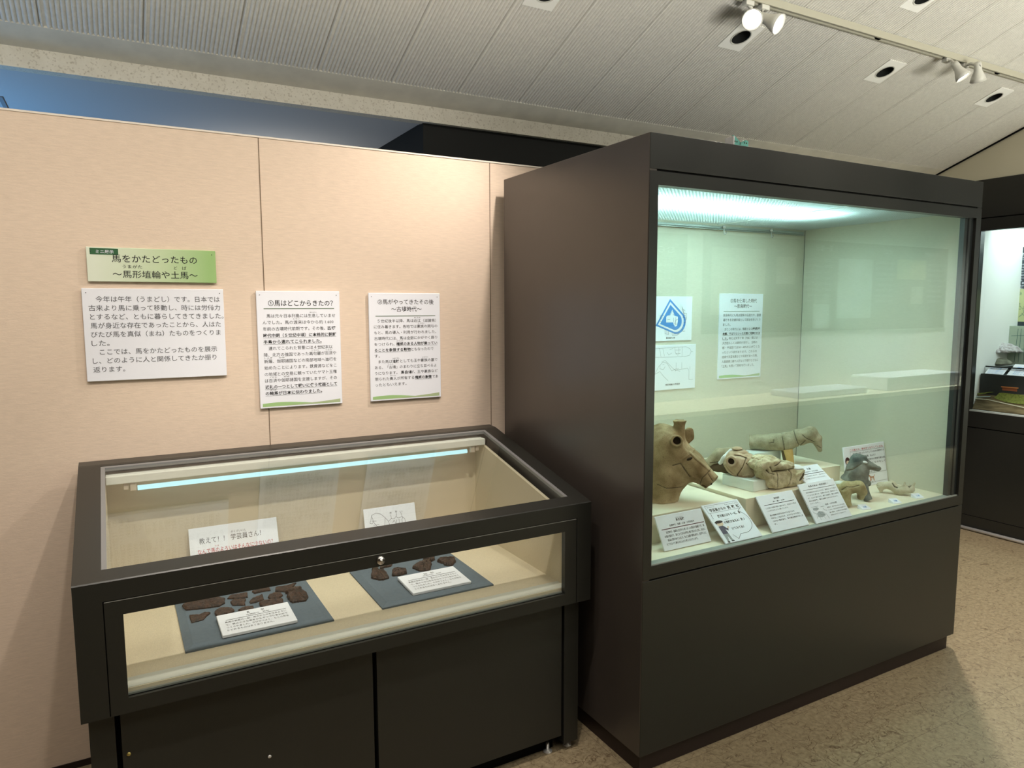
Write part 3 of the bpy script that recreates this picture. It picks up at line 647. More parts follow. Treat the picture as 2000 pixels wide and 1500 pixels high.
letter(s2, [('②馬がやってきたその後', .036, .3755, .0215, .268, .006), ('～古墳時代～', .090, .3475, .0215, .216, .006)] + [(s, a, y0-dy*i, .014, c, .018 if i == 5 else 0, i == 5) for i, (s, a, c) in enumerate(L2)]
       + [('権威のある人物が乗ってい', .108, y0-dy*4, .014, .281, .018, 1), ('ともなったので', .170, y0-dy*5, .014, .264), ('埴輪', .091, y0-dy*7, .014, .118, .018), ('馬自体', .124, y0-dy*9, .014, .170, .018), ('権威の象徴', .183, y0-dy*10, .014, .255, .018, 1), ('であ', .258, y0-dy*10, .014, .282)]
       + [(r, a, y0-dy*i+.015, .0055, c) for r, i, a, c in (('おうみ', 0, .184, .210), ('ごうぞく', 1, .200, .226), ('けんい', 4, .110, .136), ('はにわ', 7, .092, .118), ('ごうぞく', 7, .216, .240), ('こふん', 8, .072, .094), ('きじん', 10, .080, .104))])
shape(s2, flat([rect(.026, .3275, .274, .3302)]), M_GREENL, 'rule'); waves(s2, .295, .417); pins(s2, .295, .417)

# ================================================================== inside the low case
ZB = .607
def mount(name, x0, x1, y0, y1, label):
    o = thing(name, label, 'mount board', ((x0+x1)/2, (y0+y1)/2, .595), group='grey mount boards in the low case')
    b = bmesh.new(); c = .022
    lo_ = [b.verts.new(p) for p in ((x0, y0, .595), (x1, y0, .595), (x1, y1, .595), (x0, y1, .595))]
    mi = [b.verts.new(p) for p in ((x0, y0, .600), (x1, y0, .600), (x1, y1, .600), (x0, y1, .600))]
    hi = [b.verts.new(p) for p in ((x0+c, y0+c, ZB), (x1-c, y0+c, ZB), (x1-c, y1-c, ZB), (x0+c, y1-c, ZB))]
    for A, C in ((lo_, mi), (mi, hi)):
        for i in range(4): b.faces.new((A[i], A[(i+1) % 4], C[(i+1) % 4], C[i]))
    b.faces.new(hi); b.faces.new(lo_[::-1]); bmesh.ops.recalc_face_normals(b, faces=b.faces[:])
    put('padded_board', b, M_GREYB, o); return o
mount('mount_board', .125, .531, -.620, -.245, 'left grey mount board in the low case, under twelve iron plates')
mount('mount_board', .684, 1.073, -.614, -.262, 'right grey mount board in the low case, under six iron pieces')
def iron(ox, oy, sc, pts, label, hgt=.007, grp='iron fragments on the left mount board', lump=0):
    P = [at(ox+x/sc, oy+y/sc, z=ZB+.003) for x, y in pts]; P = [Vector((p.x, p.y)) for p in P]
    q = []
    for i in range(len(P)):                                    # roughened outline
        a, c = P[i], P[(i+1) % len(P)]; n_ = max(2, int((c-a).length/.004))
        for k in range(n_): q.append(a.lerp(c, k/n_)+Vector((random.uniform(-1, 1), random.uniform(-1, 1)))*.0009*(1+lump))
    cx = sum(p.x for p in q)/len(q); cy = sum(p.y for p in q)/len(q); cen = Vector((cx, cy)); b = bmesh.new(); rings = []
    for k, z in ((1, ZB+.0003), (1.01, ZB+hgt*.5), (.93, ZB+hgt), (.6, ZB+hgt*(1.05+.25*lump)), (.3, ZB+hgt*(1.0+.5*lump))):
        rings.append([b.verts.new((*(cen+(p-cen)*k), z+random.uniform(-1, 1)*(.0006+.0014*lump)*(k < 1))) for p in q])
    n_ = len(q)
    for A, C in zip(rings[:-1], rings[1:]):
        for i in range(n_): b.faces.new((A[i], A[(i+1) % n_], C[(i+1) % n_], C[i]))
    b.faces.new(rings[-1]); b.faces.new(rings[0][::-1]); bmesh.ops.recalc_face_normals(b, faces=b.faces[:])
    tag(put('iron_fragment', b, M_IRON, smooth=False), label, 'iron fragment', grp)
    o = COL.objects[-1]; me = o.data
    for v in me.vertices: v.co -= Vector((cx, cy, ZB))
    o.location = (cx, cy, ZB)
A_ = (320, 1060, 5.5555)
for pts, lab, h, l in (
    ([(200, 685), (240, 728), (420, 712), (600, 688), (660, 655), (665, 612), (600, 600), (420, 612), (260, 640)], 'longest rusted iron plate, at the left of the left mount board', .010, .4),
    ([(690, 605), (720, 575), (800, 560), (905, 540), (912, 590), (800, 606)], 'trapezoid iron plate behind the notched one, partly under the case rail', .006, 0),
    ([(720, 640), (760, 618), (892, 610), (878, 640), (886, 675), (745, 677)], 'small iron plate with a notched right edge, in the middle of the left board', .006, 0),
    ([(930, 640), (960, 605), (1070, 563), (1087, 612), (1000, 645), (940, 656)], 'slanting wedge-shaped iron plate in the centre of the left board', .006, 0),
    ([(1128, 592), (1145, 565), (1200, 543), (1262, 540), (1294, 570), (1240, 606), (1150, 607)], 'rounded six-sided iron plate beside the lumpy one', .006, .1),
    ([(1322, 545), (1380, 510), (1440, 490), (1490, 495), (1497, 535), (1545, 550), (1565, 595), (1540, 628), (1400, 648), (1375, 640), (1338, 590), (1352, 560)], 'lumpy flower-shaped iron fragment at the right edge of the left board', .012, 1),
    ([(1208, 525), (1212, 485), (1330, 468), (1436, 437), (1380, 500), (1325, 532)], 'thin pointed iron plate farthest right along the case rail', .006, 0),
    ([(958, 530), (1000, 515), (1150, 488), (1157, 515), (1060, 530), (985, 550)], 'narrow dark iron strip half under the case rail on the left board', .006, .2),
    ([(278, 790), (400, 782), (440, 758), (508, 756), (470, 790), (430, 832), (300, 866)], 'fishtail iron plate nearest the front left corner of the left board', .006, 0),
    ([(550, 750), (600, 715), (680, 706), (745, 712), (767, 735), (700, 782), (680, 772), (590, 803), (555, 780)], 'oval grey-brown iron plate left of the label card', .007, .1),
    ([(808, 732), (850, 702), (972, 688), (978, 738), (905, 755), (840, 750)], 'small brown iron plate just behind the left end of the label card', .006, 0),
    ([(1033, 660), (1060, 640), (1170, 625), (1290, 618), (1297, 662), (1180, 690), (1070, 714)], 'wide overlapping iron plate just behind the right end of the label card', .009, .3)):
    iron(*A_, pts, lab, h, lump=l)
A_ = (660, 1060, 5.882); G2 = 'iron pieces on the right mount board'
for pts, lab, h, l in (
    ([(385, 405), (385, 350), (398, 335), (390, 305), (455, 290), (470, 330), (500, 335), (530, 320), (570, 375), (582, 405), (520, 425), (470, 425)], 'ragged dark iron lump at the left of the right mount board', .012, 1),
    ([(622, 380), (630, 322), (680, 305), (740, 318), (785, 320), (788, 352), (700, 377)], 'small double-lobed iron lump in front of the left ragged one', .012, 1),
    ([(855, 290), (900, 255), (980, 212), (1060, 203), (1078, 250), (1052, 328), (930, 322)], 'triangular ridged iron plate in the middle of the right board', .011, .7),
    ([(1138, 215), (1175, 185), (1340, 178), (1352, 220), (1312, 264), (1225, 258), (1210, 238)], 'crusted shield-shaped iron fragment at the right of the right board', .011, .8),
    ([(980, 186), (1010, 168), (1105, 158), (1112, 195), (1075, 212), (1050, 198)], 'dark iron piece hidden behind the triangular plate', .009, .6),
    ([(478, 287), (540, 262), (600, 243), (628, 248), (610, 268), (500, 292)], 'thin iron stick below the chrome lock', .007, .3)):
    iron(*A_, pts, lab, h, grp=G2, lump=l)
def flatcard(name, label, x0, x1, y0, y1, tilt, lines, rules):
    w_, h_ = x1-x0, y1-y0; M_ = Matrix.Translation((x0, y0, ZB+.0095)) @ RX(tilt)
    o = board(name, label, 'label card', w_, h_, .009, M_); letter(o, [(s, a*w_, b_*h_, c*h_, d*w_) for s, a, b_, c, d in lines], M_GREYINK)
    shape(o, flat([rect(r[0]*w_, r[1]*h_, r[2]*w_, r[3]*h_) for r in rules]), M_INK, 'rule'); return o
body = ['馬具の鉄板の一部。馬のからだを守るよろい', 'で、鉄の小さな板をひもでつづり合わせて', 'つくられました。さびがつよく、もとの形を', 'とどめるものは多くありません。']
flatcard('label_card', 'white label card lying on the left mount board in front of the iron plates', .222, .428, -.604, -.468, 2, [('馬', .40, .82, .12, .44), ('甲', .60, .82, .12, .64), ('古墳時代　鉄製', .38, .73, .06, .70)] + [(s, .08, .54-.13*i, .085, .92 if i < 3 else .7) for i, s in enumerate(body)], [(.10, .665, .93, .68)])
flatcard('label_card', 'white label card lying on the right mount board beside the triangular iron', .795, 1.002, -.589, -.443, 2, [('馬具', .42, .82, .10, .48), ('鉄片', .54, .82, .10, .60), ('古墳時代　鉄製', .38, .74, .055, .70)] + [(s, .08, .54-.13*i, .085, .92 if i < 3 else .7) for i, s in enumerate(body)], [(.10, .665, .93, .68)])
# question card and drawing card at the back of the low case
W_, H_ = .290, .195
q = board('question_card', 'white card with red and black question text, standing in the low case', 'card', W_, H_, .004, Matrix.Translation((.188, -.135, .596)) @ RX(70))
letter(q, [('教えて！！', .031, .140, .022, .112, .003), ('学芸員さん！', .132, .140, .022, .232, .003), ('がくげいいん', .134, .163, .009, .183)], M_GREYINK)
letter(q, [('なんで馬のよろいはそんなに少ないの？', .024, .106, .0185, .270, .005), ('うま', .079, .124, .006, .092)], M_RED, 'red_lettering')
shape(q, strokes([[(.098, .098), (.088, .088), (.080, .078), (.084, .06)], [(.252, .098), (.268, .088), (.276, .06)], [(.16, .09), (.162, .08)]], .0013), M_GREYINK, 'drawing')
W_, H_ = .207, .176
q = board('drawing_card', 'white card with a line drawing of an armoured horse, standing in the low case', 'card', W_, H_, .004, Matrix.Translation((.792, -.135, .596)) @ RX(75))
b = bmesh.new()
for p in ([(.026, .134), (.030, .150), (.048, .156), (.066, .150), (.082, .134), (.094, .118), (.099, .090), (.094, .06)], [(.026, .134), (.020, .122), (.028, .118), (.034, .124)], [(.03, .146), (.036, .122), (.052, .10), (.06, .06)], [(.094, .118), (.104, .126), (.118, .124), (.124, .132), (.134, .126), (.150, .128), (.160, .12), (.164, .06)], [(.030, .128), (.046, .126)], [(.034, .112), (.056, .112)], [(.040, .098), (.060, .100)], [(.046, .084), (.062, .088)], [(.082, .134), (.076, .10), (.080, .06)],
          [(.110, .11), (.116, .12), (.122, .108), (.114, .09), (.108, .10)], [(.126, .12), (.124, .08)], [(.136, .122), (.138, .075)], [(.148, .12), (.150, .08)], [(.128, .10), (.146, .102)], [(.106, .142), (.106, .126)], [(.128, .146), (.128, .13)], [(.146, .146), (.152, .12)]): stroke(p, .0012, b=b)
shape(q, b, M_GREYINK, 'drawing')
letter(q, [('頭', .102, .146, .008), ('胸', .124, .148, .008), ('くら', .142, .146, .007)], M_GREYINK)

# ================================================================== inside the tall case
FZ = .706
def plinth(name, label, x0, x1, y0, y1, z1, z0=FZ):
    return tag(put(name, B(x0, x1, y0, y1, z0, z1, bev=.0015), M_DECK), label, 'display block', 'pale display blocks in the tall case')
plinth('display_block', 'low pale block under the big clay horse head', 1.47, 2.004, -.800, -.20, .808)
plinth('display_block', 'middle pale block carrying the two broken horse heads', 2.010, 2.440, -.840, -.30, .820)
plinth('display_block', 'back right pale block under the clay horse torso', 2.444, 2.880, -.600, -.17, .803)
# --- leaning text panels
def lean(name, label, bl, br, top, lines_fn, th=.006, z0=FZ+.0006, yb=None):
    """bl, br: photo pixels of the bottom corners on the floor; top: centre top-edge height above floor and how far back"""
    a = at(*bl, z=z0); c = at(*br, z=z0); y = yb if yb is not None else (a.y+c.y)/2; w_ = c.x-a.x
    dy, dz = top; h_ = math.hypot(dy, dz); al = math.degrees(math.atan2(dz, dy))
    o = board(name, label, 'text panel', w_, h_, th, Matrix.Translation((a.x, y, z0+th*math.cos(R(al)))) @ RX(al)); lines_fn(o, w_, h_); return o
def rows(o, w_, h_, spec, ink=M_GREYINK, name='lettering'):
    letter(o, [(s, a*w_, y*h_, sz*h_, (c*w_ if c else None), bo) for s, a, y, sz, c, bo in spec], ink, name)
def f1(o, w_, h_):
    rows(o, w_, h_, [('うまがたはにわ', .40, .855, .035, .56, 0), ('馬形埴輪', .40, .775, .085, .58, .02), ('古墳時代・後期・土製・６世紀前半', .24, .655, .062, .77, .01)])
    shape(o, flat([rect(.06*w_, .585*h_, .97*w_, .605*h_)]), M_MAROON, 'rule')
    rows(o, w_, h_, [('古墳時代・後期の古墳から見つかった馬形の埴輪です。馬', .13, .47, .075, .95, .01), ('の頭の部分で、耳とたてがみが円い筒であらわされ、ほほに', .08, .36, .075, .95, .01), ('馬具の帯がめぐります。もとは胴や脚もあり、古墳の上に', .12, .25, .075, .95, .01), ('たてならべて飾られたものと考えられています。', .08, .14, .075, .74, .01)])
lean('text_panel', 'white text panel with a maroon rule, leaning below the big clay horse head', (1295, 1077), (1386, 1057), (.055, .105), f1, yb=-.888)
def f2(o, w_, h_):
    shape(o, strokes([[(.06*w_, .765*h_), (.06*w_, .955*h_), (.94*w_, .955*h_), (.94*w_, .765*h_), (.06*w_, .765*h_)]], .0009), M_GREYINK, 'title_frame')
    rows(o, w_, h_, [('学芸員からの', .12, .80, .085, .56, .02), ('挑', .60, .80, .085, .68, .02), ('戦', .72, .80, .085, .80, .02), ('状', .84, .80, .085, .92, .02), ('がくげいいん', .10, .90, .035, .30, 0), ('ちょうせんじょう', .58, .90, .035, .92, 0)], M_INK)
    rows(o, w_, h_, [('展示室にはもう一頭、馬', .22, .635, .07, .84, .02), ('の埴輪があるよ！見つ', .28, .46, .07, .84, .02), ('けてみてね！', .37, .285, .07, .70, .02), ('はにわ', .34, .545, .025, .46, 0)], M_INK)
    pts = [(.10, .76), (.085, .70), (.085, .62)]; arc = [(.90+.0*t, .76) for t in (0,)] + [(.62+.34*math.cos(t), .45+.30*math.sin(t)) for t in np.linspace(.98, -1.45, 22)]
    b = strokes([[(x*w_, y*h_) for x, y in pts], [(x*w_, y*h_) for x, y in arc+[(.50, .155), (.38, .05), (.30, .17)]]], .0014); shape(o, b, M_INK, 'speech_line')
    P = lambda L: [(x*w_, y*h_) for x, y in L]
    oval = lambda cx, cy, rx, ry: P([(cx+rx*math.cos(t), cy+ry*math.sin(t)) for t in np.linspace(0, 2*PI, 20)[:-1]])
    shape(o, flat([oval(.16, .475, .085, .055), P([(.27, .355), (.305, .40), (.33, .37), (.30, .33)])], .0006), M_SKIN, 'printed_face')
    shape(o, flat([oval(.155, .525, .105, .035), P([(.055, .52), (.075, .47), (.09, .50)])], .0009), M_HAIR, 'printed_hair')
    shape(o, flat([P([(.08, .42), (.20, .425), (.27, .34), (.30, .36), (.26, .28), (.205, .33), (.215, .22), (.075, .22)])], .0006), pbr('printed_jacket', (.09, .085, .13), .6, .3), 'printed_jacket')
    shape(o, flat([P([(.075, .22), (.215, .22), (.225, .05), (.175, .05), (.15, .17), (.115, .04), (.075, .04)])], .0006), pbr('printed_trousers', (.34, .36, .36), .6, .3), 'printed_trousers')
    shape(o, flat([P([(.175, .05), (.235, .05), (.255, .025), (.18, .025)]), P([(.07, .04), (.12, .04), (.125, .01), (.075, .01)])], .0007), M_HAIR, 'printed_shoes')
lean('text_panel', 'white panel with a cartoon man and speech balloon, leaning against the low block', (1419, 1065), (1497, 1051), (.125, .105), f2, yb=-.938)
def f3(o, w_, h_):
    rows(o, w_, h_, [('馬形埴輪', .42, .845, .055, .58, .02), ('高・胴・土製', .36, .765, .042, .68, .01)])
    shape(o, flat([rect(.10*w_, .715*h_, .92*w_, .728*h_)]), M_INK, 'rule')
    rows(o, w_, h_, [('　この馬の埴輪は頭と胴があり、左右から見る', .10, .62, .045, .93, 0), ('ことができるように置いています。', .10, .545, .045, .68, 0), ('馬の埴輪は古墳のまわりに立てられ、', .12, .42, .048, .80, .012), ('列をなして並びます。かざりをつけた馬と、', .12, .34, .048, .93, .008), ('つけない馬があり、飾り馬は権威を示しま', .12, .26, .048, .95, .014), ('す。', .12, .18, .048, .20, .008)])
lean('text_panel', 'white text panel leaning against the front of the middle block', (1512, 1043), (1587, 1028), (.086, .114), f3, yb=-.932)
def f4(o, w_, h_):
    rows(o, w_, h_, [('馬具のある～馬形埴輪～', .24, .885, .05, .80, .015)])
    shape(o, flat([rect(.06*w_, .825*h_, .95*w_, .834*h_)]), M_GREYINK, 'rule')
    rows(o, w_, h_, [('馬形埴輪はそのほとんどが、馬具をつけた姿で', .10, .745, .038, .95, 0), ('つくら れた 馬です。古墳の上には、馬をひく人', .09, .675, .038, .95, .004), ('が、ともに並びます。頭には面繋、胸には胸繋', .09, .605, .038, .95, .004), ('尻には尻繋、背には鞍', .08, .535, .038, .55, .02), ('があらわされます。', .56, .535, .038, .90, 0), ('れています。', .08, .47, .036, .32, 0),
        ('（名称・つけ方の図）', .44, .385, .045, .78, .012), ('面繋は、馬のあたまにつける帯', .46, .31, .035, .95, 0), ('くつわ、口にかませる金具です', .46, .245, .035, .95, .004), ('鞍と鐙は、人が乗るための道具', .46, .18, .035, .95, .004), ('杏葉はかざりの金具です。', .46, .115, .035, .90, 0)])
    b = bmesh.new(); P = lambda L: [(x*w_, y*h_) for x, y in L]
    for L in ([(.06, .40), (.24, .40)], [(.30, .37), (.40, .37)], [(.08, .12), (.12, .22), (.2, .27), (.30, .24), (.36, .17), (.38, .06)], [(.12, .22), (.06, .26), (.05, .30)], [(.2, .27), (.22, .18), (.30, .17)], [(.16, .07), (.16, .13)], [(.28, .07), (.27, .13)], [(.34, .33), (.36, .28), (.42, .26)]): stroke(P(L), .0009, b=b)
    shape(o, b, M_GREYINK, 'drawing')
    shape(o, flat([P([(.08, .37), (.2, .375), (.24, .33), (.16, .30), (.08, .32)]), P([(.13, .22), (.2, .265), (.29, .24), (.34, .16), (.22, .12), (.12, .14)])], .0003), pbr('grey_print_tone', (.40, .44, .47), .6, .3), 'printed_tone')
lean('text_panel', 'tall white text panel with a small horse diagram, rightmost leaning sheet', (1602, 1027), (1671, 1011), (.093, .131), f4, yb=-.940)
def f5(o, w_, h_):
    rows(o, w_, h_, [('土馬', .44, .78, .11, .60, .02), ('奈良時代・平城京跡', .26, .66, .065, .80, .01)])
    shape(o, flat([rect(.08*w_, .575*h_, .97*w_, .60*h_)]), M_INK, 'rule')
    rows(o, w_, h_, [('土馬は祭祀に使われた、土製の馬です。', .20, .46, .07, .97, 0), ('水の神にささげたと考えられます。', .10, .34, .07, .9, 0)])
pb = at(1612, 947, z=.8205); pt = at(1596, 906, y=pb.y+.085); al_ = math.degrees(math.atan2(pt.z-.8225, .085)); hh_ = math.hypot(pt.z-.8225, .085)
o = board('text_panel', 'small white text panel titled clay horse, between the rough muzzle and the rightmost leaning sheet', 'text panel', .150, hh_, .006, Matrix.Translation((pt.x-.150, pb.y, .8235)) @ RX(al_)); f5(o, .150, hh_)
# --- wall sheets of the tall case
YS = -.1535
d1 = board('drawing_sheet', 'white sheet with a blue drop shape over a horse drawing, on the case back wall', 'sheet', .2255, .2035, .005, WALLM(2.1465, 1.371, YS))
def drop(s_):
    L = [(.088, .192), (.005, .071)]+[(.131+.055*math.cos(t), .086+.055*math.sin(t)) for t in np.linspace(-1.85, .66, 18)]
    return [(.098+(x-.098)*s_, .098+(y-.098)*s_) for x, y in L]
shape(d1, flat([drop(1.0)], .0005), M_BLUEI, 'blue_drop'); shape(d1, flat([drop(.86)], .0007), M_WHITE, 'white_drop_rim'); shape(d1, flat([drop(.72)], .0009), M_BLUEI, 'blue_drop_middle')
cx, cy, r = .104, .102, .072
P = lambda L: [(cx+x*r, cy+y*r) for x, y in L]
shape(d1, flat([P([(-.52, .12), (-.40, .20), (-.25, .20), (-.02, .58), (.18, .18), (.46, .12), (.46, -.18), (.40, -.46), (.24, -.52), (.10, -.36), (.08, -.24), (-.52, -.24)])], .0011), M_WHITE, 'white_figure')
b = bmesh.new()
for L in ([(-.42, -.06), (-.2, -.06)], [(.08, .05), (.10, -.2)], [(.2, -.3), (.3, -.1), (.44, -.05)], [(.28, .1), (.26, -.4)], [(-.2, .22), (.0, .5)], [(.02, .3), (.14, .2)], [(.16, -.34), (.42, -.36)]): stroke(P(L), .0011, b=b, z=.0013)
for L in ([(-.72, .20), (-1.0, .22), (-1.02, -.15), (-.9, -.2)], [(-.98, .1), (-.8, .1)], [(-.95, 0), (-.85, 0)], [(.82, .62), (.95, .30), (.88, .05), (1.15, .1), (1.1, -.28), (.95, -.24)], [(.78, .75), (.9, .55), (1.05, .52)], [(.95, .35), (1.2, .32), (1.18, -.1)], [(.98, .2), (1.1, .2)], [(1.0, -.05), (1.14, -.02)], [(-.60, -.66), (-.58, -.95), (-.3, -1.0), (-.32, -.78)], [(-.45, -.7), (-.44, -.92)], [(.0, -.85), (.02, -1.08), (.4, -1.06), (.6, -.98), (.5, -.9)], [(.85, -.55), (.88, -.82), (1.1, -.82)], [(.1, -1.0), (.3, -.96)]): stroke(P(L), .0012, b=b, z=.0013)
shape(d1, b, M_INK, 'drawing')
letter(d1, [('馬形埴輪の図', .068, .010, .009, .122, .02)])
d2 = board('drawing_sheet', 'white sheet with fine line drawings of a clay horse, under the blue drop sheet', 'sheet', .255, .2075, .005, WALLM(2.1465, 1.1445, YS))
b = bmesh.new(); Q = lambda L: [(x*.255, y*.2075) for x, y in L]
for L in ([(.02, .93), (.75, .95), (.85, .90), (.88, .83), (.84, .75), (.74, .73), (.3, .73), (.02, .74)], [(.66, .95), (.66, .73)], [(.12, .94), (.16, .75)], [(.20, .92), (.24, .76)], [(.30, .84), (.34, .78), (.42, .82)], [(.48, .94), (.50, .82), (.56, .76)], [(.58, .94), (.58, .76)], [(.36, .90), (.44, .92)], [(.5, .88), (.62, .88)], [(.5, .80), (.62, .80)], [(.88, .84), (.92, .83)],
          [(.02, .36), (.10, .52), (.20, .62), (.30, .60), (.38, .48), (.42, .42), (.52, .46)], [(.18, .63), (.26, .66), (.34, .58), (.44, .48), (.52, .42)], [(.02, .36), (.14, .42), (.22, .32), (.34, .2)], [(.14, .56), (.14, .48), (.22, .46), (.26, .52)], [(.52, .60), (.52, .46), (.62, .44), (.80, .46), (.84, .40), (.84, .20), (.94, .20)], [(.66, .60), (.66, .46)], [(.48, .45), (.62, .40)], [(.5, .41), (.58, .46)], [(.20, .56), (.24, .58)], [(.86, .50), (.86, .42)]): stroke(Q(L), .0009, b=b)
shape(d2, b, M_GREYINK, 'drawing'); letter(d2, [('馬形埴輪の展開図', .070, .020, .0095, .158, .012)])
A3 = (.2955, .4145)
s3 = board('nara_sign', 'white panel numbered three on the Nara period, on the back wall inside the tall case', 'sign', *A3, .006, WALLM(2.5475, 1.1755, YS))
L3 = [('奈良時代にも馬は国家の伝達力や、直接', .024, .282, 0), ('通行する交通手段として政治を形づくり', .024, .280, 0), ('ました。', .024, .075, 0), ('　またこの時代には、頻度となく', .036, .222, 0), ('地震、干ばつといった災害に見舞われま', .024, .280, .018), ('した。', .024, .060, .018), ('天然痘もしくは麻疹が流行し、当時の', .024, .262, 0), ('都・平城京では30～40%の人が亡くな', .024, .282, 0), ('ったという説があります。これらの', .024, .262, 0), ('疫病や天変地異などの背景があった時、', .024, .268, 0), ('人面墨書土器や人形などの祓けとともに', .024, .274, 0), ('「土馬」を用いて祭祀を行いました。', .024, .246, 0)]
y0, dy = .3045, .0224
letter(s3, [('③馬を使用した時代', .070, .372, .0215, .250, .006), ('～奈良時代～', .096, .3455, .0215, .216, .010)] + [(s, a, y0-dy*i, .014, c, bo, bo > 0) for i, (s, a, c, bo) in enumerate(L3)] + [('疫病や', .226, y0-dy*3, .014, .280, .018), ('例えば天平７年（735）頃には', .066, y0-dy*5, .014, .264)])
shape(s3, flat([rect(.026, .3275, .272, .3302)]), M_GREENL, 'rule'); waves(s3, *A3)
# leaning question panel behind the grey horse
a = at(1656, 943, z=FZ); c = at(1743, 930, z=FZ)
qs = board('question_sign', 'white sign with red heading and a small giraffe print, behind the grey horse', 'text panel', .297, .190, .006, Matrix.Translation((2.838, -.672, FZ+.002)) @ RX(80))
w_, h_ = .297, .190
rows(qs, w_, h_, [('この馬たち、首ががっちりしているね。', .15, .885, .055, .97, .012)], M_RED, 'red_lettering')
rows(qs, w_, h_, [('実は首の短いがっちりしているのは飼育でつ', .21, .79, .05, .97, .01), ('くられた「代々の馬」なんだ！', .21, .70, .052, .75, .015), ('大陸からきて、古墳時代や奈良で育つ馬', .21, .61, .05, .98, .01), ('よりもスマートなきをして', .30, .52, .05, .99, .01), ('いるのかな？', .40, .315, .05, .74, .01), ('※首が長いキリン', .50, .06, .036, .76, .01)])
shape(qs, strokes([[(.15*w_, .865*h_), (.97*w_, .865*h_)], [(.15*w_, .85*h_), (.15*w_, .295*h_), (.99*w_, .295*h_), (.97*w_, .86*h_)], [(.76*w_, .075*h_), (.98*w_, .08*h_)], [(.40*w_, .185*h_), (.47*w_, .20*h_)]], .0012), M_GREYINK, 'frame_line')
oval = lambda cx, cy, rx, ry: [((cx+rx*math.cos(t))*w_, (cy+ry*math.sin(t))*h_) for t in np.linspace(0, 2*PI, 18)[:-1]]
shape(qs, flat([oval(.07, .665, .055, .095)], .0005), pbr('printed_dark_red_hair', (.06, .008, .01), .6, .3), 'printed_hair')
shape(qs, flat([oval(.07, .635, .036, .045)], .0008), M_SKIN, 'printed_face')
Q = lambda L: [(x*w_, y*h_) for x, y in L]
shape(qs, flat([Q([(.52, .275), (.545, .265), (.58, .215), (.65, .205), (.66, .17), (.56, .18)]), Q([(.56, .19), (.585, .185), (.57, .10), (.55, .10)]), Q([(.63, .19), (.655, .19), (.665, .10), (.645, .10)]), Q([(.60, .18), (.615, .18), (.59, .11), (.575, .11)]), Q([(.64, .20), (.69, .255), (.685, .235), (.655, .19)])], .0005), pbr('printed_giraffe', (.50, .24, .14), .6, .3), 'printed_giraffe')
# small number plates
def plate(px, py, where):
    p = at(px, py, z=FZ); 
    o = thing('number_plate', where, 'label plate', group='small white label plates', m=Matrix.Translation((p.x, p.y, FZ)) @ RZ(-14))
    b = bmesh.new(); prism(b, [(-.015, 0), (.016, 0), (.016, .015), (-.015, .004)], 'x', -.020, .020); put('wedge', b, M_WHITE, o, local=True)
    tb_ = text_mesh([('土馬', -.009, -.005, .011, .009, .02)]); bmesh.ops.transform(tb_, matrix=Matrix.Translation((0, -.001, .0092)) @ RX(19.5), verts=tb_.verts[:]); put('lettering', tb_, M_BLUEI, o, local=True)
plate(1688, 994, 'small white label plate nearest the small brown clay horse'); plate(1748, 982, 'small white label plate in front of the grey horse leg, middle of three'); plate(1792, 972, 'small white label plate in front of the cream clay fragment')

# --- clay objects -------------------------------------------------
# big horse head
s = Sculpt(1300, 976, at(1300, 976, z=.8085), 'horse_head_haniwa', 'big ochre clay horse head with hollow tube ears, leftmost in the tall case', 'clay figure')
O = (1270, 800)
def V(u, v, w=0): return (O[0]+u, O[1]+v, w)
def headA(p):
    f = su(cone(p, V(16, 175, 6), V(16, 120, 4), 40, 44), cone(p, V(16, 120, 4), V(22, 66, 0), 44, 40), 8)
    f = su(f, cone(p, V(44, 84, 0), V(74, 104, 0), 32, 27), 14); f = su(f, cone(p, V(28, 138, 0), V(58, 118, 0), 36, 27), 10)
    f = su(f, cone(p, V(74, 104, 0), V(128, 146, 0), 27, 14), 8)
    n = Vector((.70, .62, -.28)).normalized(); f = np.maximum(f, half(p, n, Vector(V(117, 137, 0)).dot(n)))
    f = su(f, ell(p, V(70, 50, 16), (12.5, 18, 5), .35), 3)                     # far ear plate
    f = su(f, cone(p, V(46, 78, -14), V(48, 60, -26), 13, 11), 5)
    f = su(f, cyl(p, V(47, 56, -20), V(48.5, 51.5, -40), 10.5, 11.5), 3)
    f = cut(f, cyl(p, V(48, 53, -24), V(48.6, 51.3, -46), 7.2, 8), 1)            # ear hole
    f = su(f, cyl(p, V(53, 60, -4), V(53, 22, -4), 11, 10.5), 4)                 # forelock tube
    f = su(f, cyl(p, V(53, 23, -4), V(53, 18, -4), 11, 13.5), 2)
    f = cut(f, ell(p, V(73, 87.5, -31), (6.0, 2.2, 9), -.45), .6)                 # eye
    f = ridge(f, p, [V(73, 76)[:2], V(112, 112)[:2]], 2.0, 1.6); f = ridge(f, p, [V(56, 90)[:2], V(84, 72)[:2]], 1.6, 1.2)
    f = crack(f, p, [V(112, 110)[:2], V(97, 124)[:2], V(93, 141)[:2]], .9, 1.6); f = crack(f, p, [V(108, 117)[:2], V(116, 130)[:2]], .8, 1.6)
    f = crack(f, p, [V(98, 140)[:2], V(105, 143)[:2]], 1.2, 3); f = crack(f, p, [V(14, 136)[:2], V(30, 143)[:2], V(60, 144)[:2]], .8, 1.3)
    f = crack(f, p, [V(42, 100)[:2], V(56, 96)[:2], V(74, 122)[:2]], 1.4, 1.4); f = ridge(f, p, [V(78, 122)[:2], V(92, 128)[:2]], 2, 1.0)
    f = np.maximum(f, p[1]-(O[1]+176)); f = f + noise(p, 26, .7)+noise(p, 9, .3)
    return f
s.part('head_and_neck', headA, V(-30, 14, -50), V(132, 180, 52), M_CLAY, 1.25)
